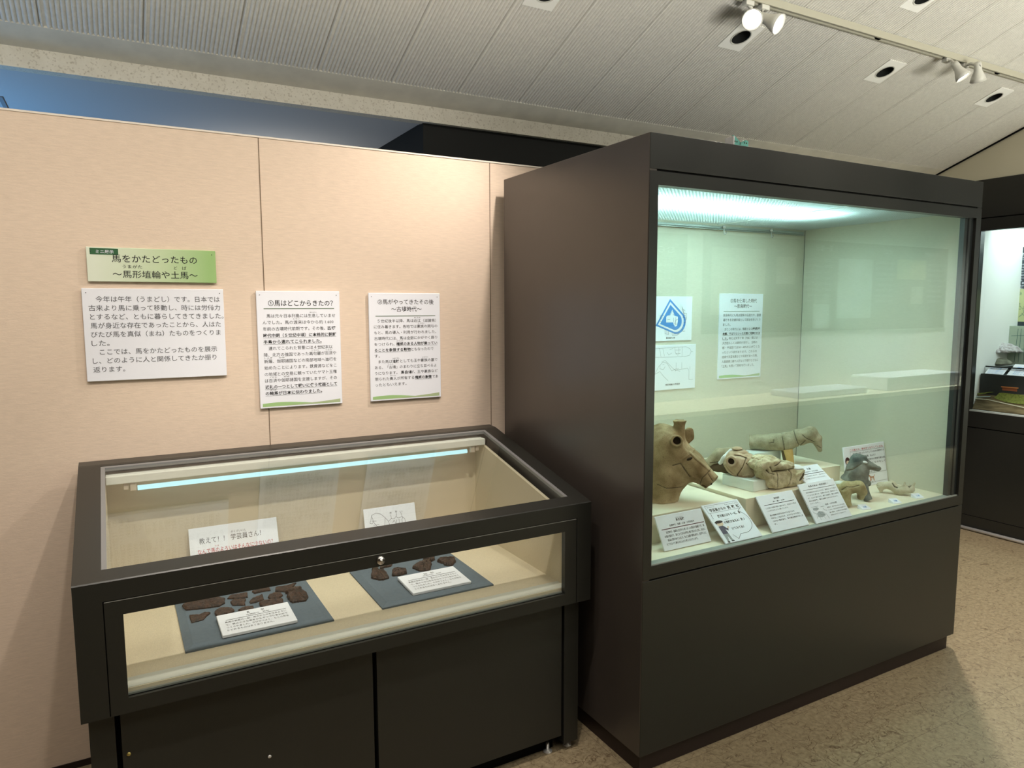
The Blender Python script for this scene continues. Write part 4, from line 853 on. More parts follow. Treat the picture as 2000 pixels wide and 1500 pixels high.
s.part('nostril', lambda p: ell(p, V(112.5, 136.5, -4), (2.6, 5.5, 6), -.7), V(104, 126, -16), V(126, 150, 6), M_HOLE, .8)
s.part('eye_hole_shade', lambda p: ell(p, V(72.5, 87.5, -26), (6.2, 2.4, 4), -.45), V(62, 80, -34), V(84, 96, -18), M_HOLE, .8)
s.part('ear_hole_shade', lambda p: cyl(p, V(47.7, 54, -20), V(48.2, 52.6, -30), 7), V(36, 40, -34), V(62, 66, -14), M_HOLE, .8)
# broken horse head on the foam block
s = Sculpt(1455, 930, at(1455, 930, y=-.70), 'broken_horse_head', 'pinkish clay horse head pieced from sherds, with beaded bridle, on a white foam block', 'clay figure')
O = (1370, 850)
def headB(p):
    f = ell(p, V(84, 61, 2), (37, 27, 25), .30)
    f = su(f, cone(p, V(66, 52, 0), V(100, 76, 0), 22, 17), 6); f = su(f, cone(p, V(100, 62, 4), V(124, 84, 4), 14, 7), 5)
    f = su(f, cone(p, V(84, 82, -14), V(97, 92, -20), 7, 3.5), 3)
    f = su(f, cyl(p, V(62, 50, -10), V(58.5, 46.5, -29), 12, 10), 4); f = cut(f, cyl(p, V(60, 48, -18), V(58, 46, -34), 5.6, 7), 1)
    for c, r in ((V(70, 28, 2), (10, 5, 9)), (V(78, 33, 0), (12, 6, 9)), (V(86, 38, -2), (7, 4.5, 8))): f = su(f, ell(p, c, r, .1), 1.6)
    for pts in ([(46, 58), (54, 70), (70, 82)], [(77, 79), (88, 75), (99, 73)]):
        f = ridge(f, p, [V(*q_)[:2] for q_ in pts], 3.2, 1.6)
    for q_ in ((47, 61), (50, 66), (54, 71), (59, 75.5), (64, 79), (80, 78), (84, 76.7), (88, 75.6), (92, 74.8), (96, 74)): f = f+1.5*np.exp(-((p[0]-O[0]-q_[0])**2+(p[1]-O[1]-q_[1])**2)/1.0)
    for pts in ([(86, 41), (80, 58), (71, 74), (71, 83)], [(86, 50), (96, 58), (110, 71)], [(99, 40), (108, 48), (118, 57)], [(64, 37), (76, 38), (87, 42)], [(62, 30), (80, 28)]):
        f = crack(f, p, [V(*q_)[:2] for q_ in pts], .85, 2.2)
    return f+noise(p, 20, .6)+noise(p, 7, .35)
s.part('head', headB, V(38, 16, -36), V(136, 98, 32), M_CLAYP, 1.0)
s.part('eye_hole_shade', lambda p: cyl(p, V(60, 48, -16), V(59, 47, -25), 5.8), V(50, 38, -30), V(70, 58, -10), M_HOLE, .8)
def slab(p):
    f = su(cone(p, V(16, 62, 22), V(36, 46, 24), 9, 13), cone(p, V(36, 46, 24), V(60, 40, 22), 13, 12), 4)
    f = cut(f, ell(p, V(44, 72, 12), (26, 15, 14)), 1); f = crack(f, p, [V(18, 61)[:2], V(34, 58)[:2]], .8, 2); return f+noise(p, 12, .6)
s.part('neck_sherds', slab, V(4, 26, 4), V(76, 80, 42), M_CLAYG, 1.1)
s.part('neck_hollow_shade', lambda p: su(cone(p, V(20, 72, 22), V(48, 70, 18), 7, 10), cone(p, V(48, 70, 18), V(60, 68, 16), 10, 10), 4)+noise(p, 10, .6), V(8, 56, 2), V(74, 86, 36), pbr('shade_clay', (.12, .085, .05), .9, .1), 1.2)  # dark lump standing in for shade in the hollow under the sherds
s.part('plaster_fill', lambda p: su(cone(p, V(38, 57, 2), V(46, 44, -4), 3.6, 4.6), cone(p, V(46, 44, -4), V(57, 31, 2), 4, 3.8), 2)+noise(p, 6, .4), V(30, 22, -14), V(66, 66, 12), M_PLASTER, .8)
s.part('plaster_fill', lambda p: su(ell(p, V(106, 80, -17), (8, 6.6, 7)), ell(p, V(104, 87, -17), (5, 4, 6)), 2)+noise(p, 6, .4), V(94, 68, -28), V(118, 96, -4), M_PLASTER, .8)
# foam block
Pc = at(1471, 961.5, z=.8205); ang = 4
Mf = Matrix.Translation((Pc.x, Pc.y, .8205)) @ RZ(ang)
wR = .092; wL = .150; hh = at(1471, 940, x=Pc.x).z-.8205
fo = put('foam_block', B(0, wR, 0, wL, 0, hh, bev=.002), M_ETHA); fo.matrix_world = Mf
tag(fo, 'white translucent foam block propping up the broken horse head', 'foam block')
# second broken head, rough buff
s = Sculpt(1540, 947, at(1540, 947, z=.8205), 'horse_muzzle_fragment', 'rough buff clay horse muzzle with a slit nostril, right of the broken head', 'clay figure', along_x=True)
def headC(p):
    f = rbox(p, V(157, 79, 0), (30, 17.5, 16), 9, .05)
    f = su(f, ell(p, V(131, 49, 2), (25, 15, 16), .12), 4); f = su(f, ell(p, V(152, 54, 0), (22, 10, 16), .22), 3); f = su(f, ell(p, V(126, 66, 2), (12, 12, 13)), 5)
    f = np.maximum(f, p[1]-(O[1]+97+(p[0]-O[0]-157)*.03))
    f = ridge(f, p, [V(164, 86)[:2], V(170, 74)[:2], V(184, 65)[:2]], 3, 1.6)
    f = cut(f, ell(p, V(180.5, 79, -16), (2.8, 9.5, 7), .42), .8)
    for pts in ([(124, 50), (131, 62), (150, 60), (168, 61)], [(158, 62), (160, 78), (156, 92)], [(120, 55), (124, 62), (132, 66)], [(136, 78), (137, 93)], [(132, 50), (142, 44), (155, 46)], [(137, 62), (136, 80)]): f = crack(f, p, [V(*q_)[:2] for q_ in pts], .9, 2.2)
    return f+noise(p, 16, .9)+noise(p, 6, .75)
s.part('muzzle', headC, V(96, 26, -30), V(196, 102, 34), M_CLAYR, 1.0)
s.part('nostril_shade', lambda p: ell(p, V(180, 79, -11.5), (3.0, 9.5, 4), .42), V(170, 66, -18), V(190, 92, -4), M_HOLE, .8)
s.part('plaster_fill', lambda p: ell(p, V(178, 63.5, -3), (12, 6.2, 11), .28)+noise(p, 8, .4), V(160, 54, -18), V(196, 76, 12), M_PLASTER, .9)
s.part('back_sherds', lambda p: su(ell(p, V(128, 38, 8), (14, 6, 11), .1), ell(p, V(143, 42, 6), (13, 5.5, 10), .35), 2)+noise(p, 9, 1.0)+noise(p, 4, .5), V(108, 26, -8), V(164, 56, 24), M_CLAYR, .9)
# clay horse torso with head
s = Sculpt(1545, 906, at(1545, 906, z=.8035), 'clay_horse_torso', 'clay horse body with arched neck and one ochre leg, on the back right block', 'clay figure')
O = (1440, 810)
def horseD(p):
    f = cyl(p, V(27, 58, 0), V(100, 52, 0), 14, 18); f = su(f, cone(p, V(98, 51, 0), V(117, 43, 0), 17.5, 15), 4)
    f = su(f, cone(p, V(117, 43, 0), V(137, 35, 0), 15, 14.5), 4); f = su(f, cone(p, V(137, 35, 0), V(149, 43, 0), 14, 9.5), 4); f = su(f, cone(p, V(149, 45, 0), V(155.5, 64, 0), 9.5, 4.5), 4)
    f = cut(f, cyl(p, V(18, 58.5, 0), V(36, 57.5, 0), 10.5), 1)
    for pts in ([(108, 31), (113, 45), (118.5, 58)], [(87, 42), (91, 58), (92.5, 71)], [(123, 35), (130, 41), (145, 48)], [(64, 55), (72, 53), (72, 48)], [(118.5, 58), (128, 46)]): f = crack(f, p, [V(*q_)[:2] for q_ in pts], .8, 1.8)
    f = cut(f, ell(p, V(84, 37, -9), (3, 1.8, 6)), .5)
    f = crack(f, p, [V(157, 60)[:2], V(150, 55)[:2]], .8, 1.2); f = f+1.6*np.exp(-((p[0]-O[0]-155)**2+(p[1]-O[1]-65)**2)/3)
    return f+noise(p, 18, .6)+noise(p, 6, .3)
s.part('body_and_head', horseD, V(18, 14, -24), V(168, 82, 24), M_CLAYG, 1.1)
s.part('ochre_leg', lambda p: cyl(p, V(98, 66, -8), V(105, 96.3, -8), 8.5, 6.2)+noise(p, 12, .3), V(84, 58, -24), V(118, 99, 8), M_CLAYO, 1.0, 'plain ochre restored leg')
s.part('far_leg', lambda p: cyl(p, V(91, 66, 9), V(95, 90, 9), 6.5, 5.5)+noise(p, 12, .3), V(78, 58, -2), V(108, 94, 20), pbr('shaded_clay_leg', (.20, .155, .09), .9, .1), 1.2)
sb = s.W(O[0]+54, O[1]+83, 6)
tag(put('foam_block', B(sb.x-.105, sb.x+.07, sb.y-.04, sb.y+.04, .8035, sb.z+.024, bev=.002), M_ETHA), 'pale foam block under the rear of the legless clay horse', 'foam block')
# grey horse
s = Sculpt(1694, 976, at(1694, 976, z=FZ), 'grey_horse_figure', 'dark grey clay horse neck and head standing on one leg, before the question sign', 'clay figure')
O = (1640, 850)
def horseE(p):
    f = su(cone(p, V(33, 50, 0), V(34, 72, 0), 14, 20), cone(p, V(34, 72, 0), V(32, 90, 0), 20, 22), 6)
    f = su(f, cone(p, V(16, 90, 0), V(30, 80, 0), 11, 16), 5); f = np.maximum(f, half(p, (-.35, .94, 0), -.35*(O[0]+30)+.94*(O[1]+97)))
    f = su(f, cone(p, V(40, 50, 0), V(50, 57, 0), 11, 8), 4); f = su(f, cone(p, V(50, 57, 0), V(70, 62, 0), 8, 5.2), 3)
    f = su(f, cone(p, V(46, 42, -5), V(49, 46, -6), 3.5, 2.2), 2)
    f = su(f, cone(p, V(40, 92, -6), V(44, 100, -10), 15, 11), 5); f = su(f, cyl(p, V(44, 98, -12), V(55, 123, -14), 9.5, 7.5), 3)
    f = su(f, ell(p, V(54, 93, 0), (6, 6, 6)), 2)
    f = crack(f, p, [V(40, 54)[:2], V(28, 64)[:2], V(16, 70)[:2]], .9, 2.0); f = crack(f, p, [V(72, 61)[:2], V(60, 62)[:2]], .8, 1.2)
    f = f+1.6*np.exp(-((p[0]-O[0]-69)**2+(p[1]-O[1]-58.5)**2)/2.2)+1.2*np.exp(-((p[0]-O[0]-19)**2+(p[1]-O[1]-69)**2)/5)
    return f+noise(p, 16, .6)+noise(p, 6, .25)
s.part('body_and_head', horseE, V(0, 32, -30), V(80, 130, 28), M_GREYC, 1.0)
s.part('plaster_fill', lambda p: ell(p, V(46, 50.5, -8), (5.5, 2.6, 4), .25), V(38, 44, -16), V(56, 58, 0), M_PLASTER, .8)
s.part('plaster_stub', lambda p: cyl(p, V(20, 98, 14), V(20, 108, 14), 3.5), V(12, 92, 8), V(28, 112, 22), M_PLASTER, 1.0)
pf = at(1640, 950, y=-.68)
tag(put('foam_block', B(pf.x-.018, pf.x+.020, -.70, -.66, FZ, pf.z+.022, bev=.006), M_ETHA), 'small white foam block at the rear of the grey horse', 'foam block')
b = bmesh.new(); pc = at(1700, 975, z=FZ)
prism(b, [(pc.x-.014, FZ), (pc.x+.016, FZ), (pc.x+.002, FZ+.055), (pc.x-.012, FZ+.055)], 'y', pc.y+.02, pc.y+.05)
tag(put('acrylic_support', b, glass('clear_acrylic', (.90, .95, .93), .06)), 'clear acrylic wedge propping up the grey horse', 'support')
# small brown horse
s = Sculpt(1659, 989, at(1659, 989, z=FZ), 'brown_horse_figure', 'small headless brown clay horse beside the tall leaning sheet', 'clay figure')
O = (1540, 780)
def horseF(p):
    f = su(cone(p, V(70, 178, 4), V(100, 178, 2), 5.5, 8.5), cone(p, V(100, 178, 2), V(112, 173, 0), 9, 12), 5)
    f = su(f, cone(p, V(112, 173, 0), V(134, 169, 4), 12, 11), 5); f = su(f, cone(p, V(134, 169, 4), V(141, 178, 6), 11, 9), 4)
    f = su(f, cone(p, V(139, 178, 6), V(138, 190, 8), 8.5, 6), 3)
    f = su(f, cyl(p, V(110, 176, -7), V(119, 206, -9), 8.5, 5.6), 4); f = su(f, cyl(p, V(108, 178, 7), V(109, 200, 6), 7, 4.5), 4)
    f = crack(f, p, [V(104, 176)[:2], V(112, 168)[:2], V(124, 168)[:2], V(134, 164)[:2]], .9, 1.2)
    return f+noise(p, 14, .7)+noise(p, 5, .3)
s.part('body_and_legs', horseF, V(60, 152, -22), V(152, 212, 24), M_CLAYB, .95)
# cream fragment
s = Sculpt(1752, 966, at(1752, 966, z=FZ), 'cream_clay_fragment', 'cream clay fragment lying low with raised points, right of the grey horse', 'clay figure')
def horseG(p):
    f = su(cone(p, V(182, 172, 0), V(202, 168, 0), 7, 7.5), cone(p, V(202, 170, 0), V(214, 177, 0), 8, 8.5), 3)
    f = su(f, cone(p, V(214, 177, 0), V(234, 172, 0), 8.5, 8), 3); f = su(f, cone(p, V(236, 170, 0), V(241, 160, 2), 5, 1.6), 2.5); f = su(f, cone(p, V(226, 170, -3), V(224, 160, -3), 4, 1.6), 2.5); f = su(f, cone(p, V(202, 166, 0), V(200, 159.5, 0), 3, 1.2), 2)
    f = su(f, cone(p, V(182, 174, 0), V(184, 182, -2), 4.5, 3), 2); f = np.maximum(f, p[1]-(O[1]+186.5))
    f = crack(f, p, [V(203, 164)[:2], V(207, 170)[:2], V(212, 171)[:2]], 1.2, 3); f = crack(f, p, [V(226, 162)[:2], V(232, 168)[:2], V(236, 163)[:2]], 1.2, 2.5)
    f = f+2*np.exp(-((p[0]-O[0]-178)**2+(p[1]-O[1]-172)**2)/3)
    return f+noise(p, 10, .5)+noise(p, 4, .25)
s.part('fragment', horseG, V(168, 152, -14), V(250, 192, 14), M_CLAYW, .85)

# ================================================================== ceiling lamps
CN = Vector((0, -SL, 1)).normalized()           # ceiling normal (up)
CYD = Vector((0, 1, SL)).normalized()
def downlight(px, py, label, x=None):
    c = onceil(px, py); M_ = Matrix(((1, 0, 0, c.x), (0, CYD.y, CN.y, c.y), (0, CYD.z, CN.z, c.z), (0, 0, 0, 1)))   # local z = up through the ceiling
    o = thing('downlight', label, 'ceiling light', m=M_, group='recessed ceiling downlights')
    b = bmesh.new(); h = .066; n_ = 32; r = .041
    inner = [b.verts.new((r*math.cos(2*PI*k/n_), r*math.sin(2*PI*k/n_), -.002)) for k in range(n_)]
    def sq(a):
        c_, s_ = math.cos(a), math.sin(a); m_ = max(abs(c_), abs(s_)); return (h*c_/m_, (h+.010)*s_/m_, -.002)
    outer = [b.verts.new(sq(2*PI*k/n_)) for k in range(n_)]; up = [b.verts.new((v.co.x, v.co.y, .006)) for v in outer]
    for k in range(n_): j = (k+1) % n_; b.faces.new((inner[k], inner[j], outer[j], outer[k])); b.faces.new((outer[k], outer[j], up[j], up[k]))
    put('trim_plate', b, M_CEILP2, o, local=True)
    b = bmesh.new(); lathe(b, [(.046, -.0035), (.041, -.0045), (.0405, -.002)], Matrix.Identity(4), 32); put('trim_ring', b, M_LAMPW, o, local=True, smooth=True)
    b = bmesh.new(); lathe(b, [(.0405, -.002), (.036, .030), (.030, .055), (0, .056)], Matrix.Identity(4), 32); put('reflector_cup', b, M_BLACK, o, local=True, smooth=True)
    b = bmesh.new(); lathe(b, [(.017, .028), (.021, .032), (.018, .046), (.006, .052)], Matrix.Translation((0, .012, 0)), 20)
    for k in range(6): box(b, -.0015, .0015, .012, .015, .024, .034, m=Matrix.Translation((0, .012, 0)) @ RZ(60*k) @ Matrix.Translation((0, 0, 0)))
    put('bulb', b, M_CHROME, o, local=True)
M_CEILP2 = pbr('pale_light_plate', (.92, .91, .86), .8, .2)
downlight(1447, 72, 'square recessed downlight below the brightest spotlight'); downlight(1728, 140, 'square recessed downlight in the middle of the ceiling slope'); downlight(1941, 190, 'square recessed downlight nearest the gable wall')
downlight(1068, -14, 'square recessed downlight cut off by the top edge, left of the track'); downlight(1806, -6, 'square recessed downlight cut off by the top edge, right of the bright spotlight')
def track(y, x0, x1, label):
    z = cz(y)-.004; o = thing('lighting_track', label, 'lighting track', (x0, y, z))
    b = bmesh.new(); box(b, x0, x1, y-.017, y-.008, z-.026, z+.004); box(b, x0, x1, y+.008, y+.017, z-.026, z+.004); box(b, x0, x1, y-.012, y+.012, z-.006, z+.004)
    put('rail', b, pbr('cream_track', (.45, .43, .34), .5, .3), o)
    put('slot', B(x0, x1, y-.008, y+.008, z-.010, z-.0065), M_GROOVE, o)
    b = bmesh.new()
    for x in np.arange(x0+.2, x1, 1.0): box(b, x-.012, x+.012, y-.006, y+.006, z-.0275, z-.010)
    put('joint_cover', b, M_GROOVE, o); return o
def spotlight(loc, y_tr, aim, label, power=0, col=WARM, size=45, blend=.4, lit=True, scale=1.0, vis=True):
    """head centre, track line, aim point"""
    loc = Vector(loc); d = (Vector(aim)-loc).normalized(); zt = cz(y_tr)-.03
    o = thing('track_spotlight', label, 'spotlight', loc, group='spotlights on the ceiling tracks')
    M_ = aimM(loc, d); k = scale
    b = bmesh.new(); lathe(b, [(0, -.062*k), (.014*k, -.060*k), (.017*k, -.045*k), (.018*k, -.020*k), (.030*k, .010*k), (.036*k, .030*k), (.0335*k, .030*k), (.024*k, .006*k), (0, 0)], M_, 28)
    put('lamp_head', b, M_LAMPW, o, smooth=True)
    if lit:
        b = bmesh.new(); lathe(b, [(0, .0215*k), (.032*k, .0215*k)], M_, 28); put('lens', b, M_LENS, o)
    b = bmesh.new(); top = Vector((loc.x, y_tr, zt)); neck = loc-d*.045*k
    tube(b, [neck, neck.lerp(top, .5)+Vector((.0, 0, .006)), top-Vector((0, 0, .012))], .007, 10); box(b, top.x-.022, top.x+.022, y_tr-.013, y_tr+.013, zt-.018, zt+.002, bev=.003)
    put('stem', b, M_LAMPW, o)
    b = bmesh.new(); lathe(b, [(0, .004), (.010, .004), (.011, 0)], aimM(neck+Vector((0, -.010, 0)), (0, -1, .2)), 16); put('knob', b, M_BLACK, o, smooth=True)
    if power:
        l = bpy.data.lights.new('spot_beam', 'SPOT'); l.energy = power; l.color = col; l.spot_size = R(size); l.spot_blend = blend; l.shadow_soft_size = .03
        lo = link(bpy.data.objects.new('spot_beam', l)); lo.parent = o; lo.matrix_parent_inverse = Matrix.Identity(4)
        lo.rotation_euler = d.to_track_quat('-Z', 'Y').to_euler(); lo.location = d*.034*k
    return o
track(-.53, .9, 5.05, 'cream lighting track running across the ceiling slope')
p = at(1470, 36, y=-.555); spotlight(p, -.53, CAM+Vector((.5, .6, -.1)), 'brightest round spotlight facing the viewer, left of its pair', 30, WARM, 70, scale=1.12)
p = at(1508, 42, y=-.575); spotlight(p, -.53, (3.2, -2.6, 1.3), 'white spotlight shining to the right, right of the brightest one', 30, WARM, 60, scale=1.12)
p = at(1876, 142, y=-.60); spotlight(p, -.53, (4.35, -1.75, .3), 'lit small spotlight of the far pair near the gable', 150, WARM, 92, .3)
p = at(1910, 146, y=-.60); spotlight(p, -.53, (4.9, -.2, .6), 'unlit pale spotlight of the far pair near the gable', 0, lit=False)
spotlight((1.50, -.62, 2.62), -.53, (.75, 0, 1.25), 'spotlight on the track above the tall case', 48, WARM, 90, 1.0)
track(-1.42, -1.2, 5.0, 'second cream lighting track nearer the viewer')
spotlight((.22, -1.40, 2.96), -1.42, (.25, -.05, .65), 'spotlight above the signs on the second track', 38, WARM, 96, 1.0)
spotlight((2.9, -1.42, 2.96), -1.42, (3.9, -1.5, 0), 'spotlight over the aisle on the second track', 12, WARM, 70, .4)
spotlight((2.1, -1.42, 2.96), -1.42, (2.3, -.95, 1.95), 'spotlight aimed at the tall case front on the second track', 48, WARM, 50, 1.0)
spotlight((-.95, -1.42, 2.96), -1.42, (-.55, 0, .9), 'added fill spotlight for the left end of the wall on the second track', 32, WARM, 90, 1.0)  # added fill spot, evens out the wall brightness at the left
spotlight((.72, -1.42, 2.96), -1.42, (.64, -.42, .7), 'spotlight above the low case on the second track', 62, WARM, 54, .7)

# ================================================================== built-in case in the right wall
XW = 5.05
rc = thing('wall_display_case', 'built-in dark display case with a white lit interior at the right edge', 'display case', (5.05, -.6, 0))
def side(x0, x1, y0, y1, z0, z1, bev=.001): return B(x0, x1, y0, y1, z0, z1, bev=bev)
Y0, Y1 = -1.35, .36
put('upper_fascia', side(XW, XW+.05, Y0, Y1, 2.105, 2.352), M_PAINT, rc); put('groove_strip', B(XW+.006, XW+.05, Y0, Y1, 2.098, 2.105), M_GROOVE, rc)
put('window_head', side(XW, XW+.05, Y0, Y1, 2.02, 2.098), M_PAINT, rc)
put('window_side', side(XW, XW+.05, -.002, Y1, .8185, 2.02), M_PAINT, rc)
put('window_sill', side(XW, XW+.05, Y0, Y1, .713, .8185), M_PAINT, rc); put('groove_strip', B(XW+.006, XW+.05, Y0, Y1, .706, .713), M_GROOVE, rc)
put('lower_panel', side(XW, XW+.05, Y0, Y1, .105, .706), M_PAINT, rc); put('kick_board', B(XW+.004, XW+.05, Y0, Y1, 0, .10), M_PAINT, rc)
put('glass_pane', B(XW+.02, XW+.026, Y0, 0, .8185, 2.02), M_GLASS, rc)
put('interior_back', B(5.62, 5.64, Y0, .1, .80, 2.12), M_WHITEWALL, rc); put('interior_side', B(5.08, 5.62, .002, .03, .80, 2.12), M_WHITEWALL, rc)
put('interior_floor', B(5.076, 5.62, Y0, .002, .800, .8185), pbr('grey_case_floor', (.30, .34, .34), .8, .2), rc); put('interior_top', B(5.076, 5.62, Y0, .002, 2.10, 2.12), M_WHITEWALL, rc)
put('glass_channel', B(XW+.003, XW+.05, Y0, -.002, .8185, .828), pbr('pale_channel', (.50, .56, .55), .4, .4), rc)
b = bmesh.new(); tube(b, [(5.035, .05, .014), (5.035, -1.35, .014)], .012, 10)
tag(put('floor_rail', b, M_STEEL, smooth=True), 'bright metal rail on the floor along the built-in case', 'rail')
struct('baseboard_right', B(5.03, 5.05, -1.35, .3, 0, .004), M_PLINTH, 'dark strip on the floor beside the metal rail', 'skirting')
b = bmesh.new(); tube(b, [(5.22, -.002, 1.115), (5.22, -1.3, 1.115)], .005, 8); box(b, 5.30, 5.61, -1.3, -.004, 1.098, 1.104)
tag(put('glass_shelf_edge', b, M_BLACK), 'black front edge of the shelf in the built-in case', 'shelf')
# upright panel and things in the case (face towards -x)
XM = lambda y, z, x: Matrix(((0, 0, -1, x), (-1, 0, 0, y), (0, 1, 0, z), (0, 0, 0, 1)))
a = at(1969, 484, x=5.60); c = at(1959, 640, x=5.60)
pn = board('slate_panel', 'dark slate text panel with a yellow map on the white wall of the built-in case', 'panel', .62, a.z-c.z, .012, XM(a.y-.012, c.z, 5.603), M_SLATE)
H_ = a.z-c.z
letter(pn, [('発掘された遺跡', .050, H_-.078, .044, None, .02)] + [(t, .040 if i != 5 and i != 0 else .050, H_-.128-.0185*i, .0135, None, .014) for i, t in enumerate(('館のまわりでは多くの調査が', 'おこなわれ、古い時代の道や', '建物のあとが見つかりました', '人びとのくらしを伝える土器', 'や木製品が出土しています。', '村のあとからは水田や水路も', '見つかり、当時の地形がわか', 'ります。調査は今も続き、新', 'しい発見が報告されています', '古い地図とくらべてみると、', '土地の変化がよくわかります'))], M_WHITE)
shape(pn, flat([rect(.040, H_-.090, .5, H_-.088)]), M_WHITE, 'rule')
shape(pn, flat([rect(.048, .045, .50, .275)], .0006), pbr('yellow_map_paper', (.66, .70, .38), .7, .2), 'map_sheet')
b = bmesh.new(); rr = random.Random(3)
for i in range(26):
    x, y = rr.uniform(.06, .2), rr.uniform(.06, .26); L = [(x, y)]
    for k in range(4): x = min(.48, max(.055, x+rr.uniform(-.03, .03))); y = min(.268, max(.052, y+rr.uniform(-.03, .03))); L.append((x, y))
    stroke(L, .0022, b=b, z=.001)
shape(pn, b, pbr('map_ink', (.16, .27, .22), .7, .2), 'map_lines')
a = at(1957, 658, x=5.50); c = at(1953, 699, x=5.50)
mp = board('map_board', 'low map board with a dark left margin below the slate panel', 'panel', .5, .27, .01, XM(a.y, 1.118, 5.50), pbr('pale_green_map', (.52, .62, .50), .7, .2))
shape(mp, flat([rect(0, 0, .045, .27)], .0006), M_SLATE, 'dark_margin')
shape(mp, strokes([[(.09, .02), (.10, .25)], [(.115, .02), (.12, .25)], [(.06, .2), (.2, .21)], [(.06, .1), (.2, .12)], [(.15, .02), (.14, .25)]], .003), pbr('map_ink_dark', (.10, .2, .18), .7, .2), 'map_lines')
# crumpled clear plastic heap on the shelf
s = Sculpt(1945, 688, at(1945, 686, x=5.42), 'plastic_bundle', 'crumpled clear plastic bundle on the shelf of the built-in case', 'bundle')
def heap(p):
    x = p[0]-1945; f = np.maximum(ell(p, (1945, 693, 0), (44, 22, 22)), p[1]-688); return f+noise(p, 12, 1.5)+noise(p, 5, 1.0)
s.part('plastic_sheet', heap, (1894, 664, -28), (1996, 691, 28), pbr('cloudy_plastic', (.52, .50, .50), .18, .7, col2=(.40, .36, .36), vs=(40, 40, 40), bump=.8, bs=(60, 60, 60), bdist=.01), 1.6)
b = bmesh.new(); rr = random.Random(5)
a = at(1925, 657, x=5.58)
for k in range(9): bmesh.ops.create_icosphere(b, subdivisions=1, radius=.008+.004*rr.random(), matrix=Matrix.Translation((5.585, a.y-.022*k, a.z+rr.uniform(-.003, .003))))
tag(put('bead_string', b, M_BLACK), 'row of small dark beads fixed on the white wall of the built-in case', 'beads')
def wcard(px0, py0, px1, py1, x, label, z):
    a = at(px0, py1, z=z); w_ = .10; h_ = .075
    return a
def card_r(px, py, w_, h_, label):
    a = at(px, py, x=5.17)
    M_ = XM(a.y-.035, 1.0705, 5.172) @ RX(-55)
    o = board('label_card', label, 'label card', w_, h_, .004, M_)
    letter(o, [('出土した土器', .1*w_, .62*h_, .18*h_, .7*w_, .01)] + [('村のくらしと道具のようす', .1*w_, (.42-.16*i)*h_, .11*h_, .9*w_) for i in range(3)], M_BLUEI); return o
put('tray_riser', B(5.16, 5.60, -1.3, -.004, .8185, 1.068), pbr('dark_riser', (.045, .05, .05), .7, .3), rc)
card_r(1913, 717, .115, .085, 'small white label card on the dark step, left one in the built-in case'); card_r(1955, 722, .30, .12, 'wide white label card on the dark step, right one in the built-in case')
s = Sculpt(1950, 706, at(1950, 708, x=5.40), 'stone_fragment', 'flat grey-brown stone behind the cards in the built-in case', 'stone')
s.part('stone', lambda p: np.maximum(ell(p, (1950, 708, 0), (24, 11, 16)), p[1]-709)+noise(p, 10, .7), (1920, 692, -22), (1980, 712, 22), pbr('grey_stone', (.22, .22, .17), .9, .1, var=.3), 1.3)
# model landscape
md = thing('landscape_model', 'landscape model with orange-roofed buildings, green mound and pale roads in the built-in case', 'scale model', (5.12, -.3, .8185))
put('base', B(5.085, 5.158, -1.3, -.004, .8186, .834), pbr('brown_fields', (.20, .15, .09), .9, .1, col2=(.07, .055, .035), vs=(14, 40, 20)), md)
b = bmesh.new(); prism(b, [(5.085, .834), (5.158, .834), (5.158, .925), (5.150, .928)], 'y', -1.3, -.004)
put('sloping_ground', b, pbr('model_fields', (.26, .21, .12), .9, .1, col2=(.10, .08, .045), vs=(25, 9, 60)), md)
def slope_pt(px, py, up=0):
    # point on the sloping ground of the model
    n = Vector((.094, 0, -.065)).normalized(); q = Vector((5.085, 0, .834)); d = ray(px, py); t = (q-CAM).dot(n)/d.dot(n); return CAM+d*t+(-n)*up*-1*-1
def ribbon(pxs, w_, mat, name):
    b = bmesh.new(); P_ = [slope_pt(*q)-Vector((.0035, 0, -.0025)) for q in pxs]
    for p0, p1 in zip(P_[:-1], P_[1:]):
        u = Vector((.065, 0, .094)).normalized()*w_/2; b.faces.new([b.verts.new(v) for v in (p0-u, p1-u, p1+u, p0+u)])
    put(name, b, mat, md)
M_ROAD = pbr('pale_road', (.62, .60, .46), .9, .1); M_GRASS = pbr('model_grass', (.20, .24, .06), .95, .1, var=.3, vs=(90, 90, 90))
ribbon([(1896, 749), (1930, 756), (1965, 766), (2002, 772)], .006, M_ROAD, 'road'); ribbon([(1894, 778), (1930, 781), (1965, 789), (2002, 797)], .006, M_ROAD, 'road'); ribbon([(1905, 745), (1960, 749), (2002, 752)], .004, M_ROAD, 'road')
ribbon([(1894, 772), (1925, 768), (1950, 764)], .010, M_GRASS, 'hedge')
ribbon([(1905, 776), (1935, 775)], .007, pbr('model_water', (.42, .55, .55), .3, .5), 'pond')
b = bmesh.new(); P_ = [slope_pt(*q)-Vector((.004, 0, -.002)) for q in ((1942, 778), (1952, 768), (1975, 766), (2002, 773), (2002, 791), (1965, 786))]; b.faces.new([b.verts.new(v) for v in P_]); put('green_mound', b, M_GRASS, md)
M_ROOF = pbr('orange_roof', (.52, .20, .07), .8, .2); M_HOUSE = pbr('red_timber', (.40, .13, .06), .8, .2)
def house(px, py, w_, h_):
    p = slope_pt(px, py); x = p.x-.008; z = p.z; o_ = put('building', B(x-.012, x+.012, p.y-w_/2, p.y+w_/2, z-.004, z+h_*.5), M_HOUSE, md)
    b = bmesh.new(); prism(b, [(x-.018, z+h_*.45), (x+.018, z+h_*.45), (x, z+h_)], 'y', p.y-w_*.58, p.y+w_*.58); put('roof', b, M_ROOF, o_)
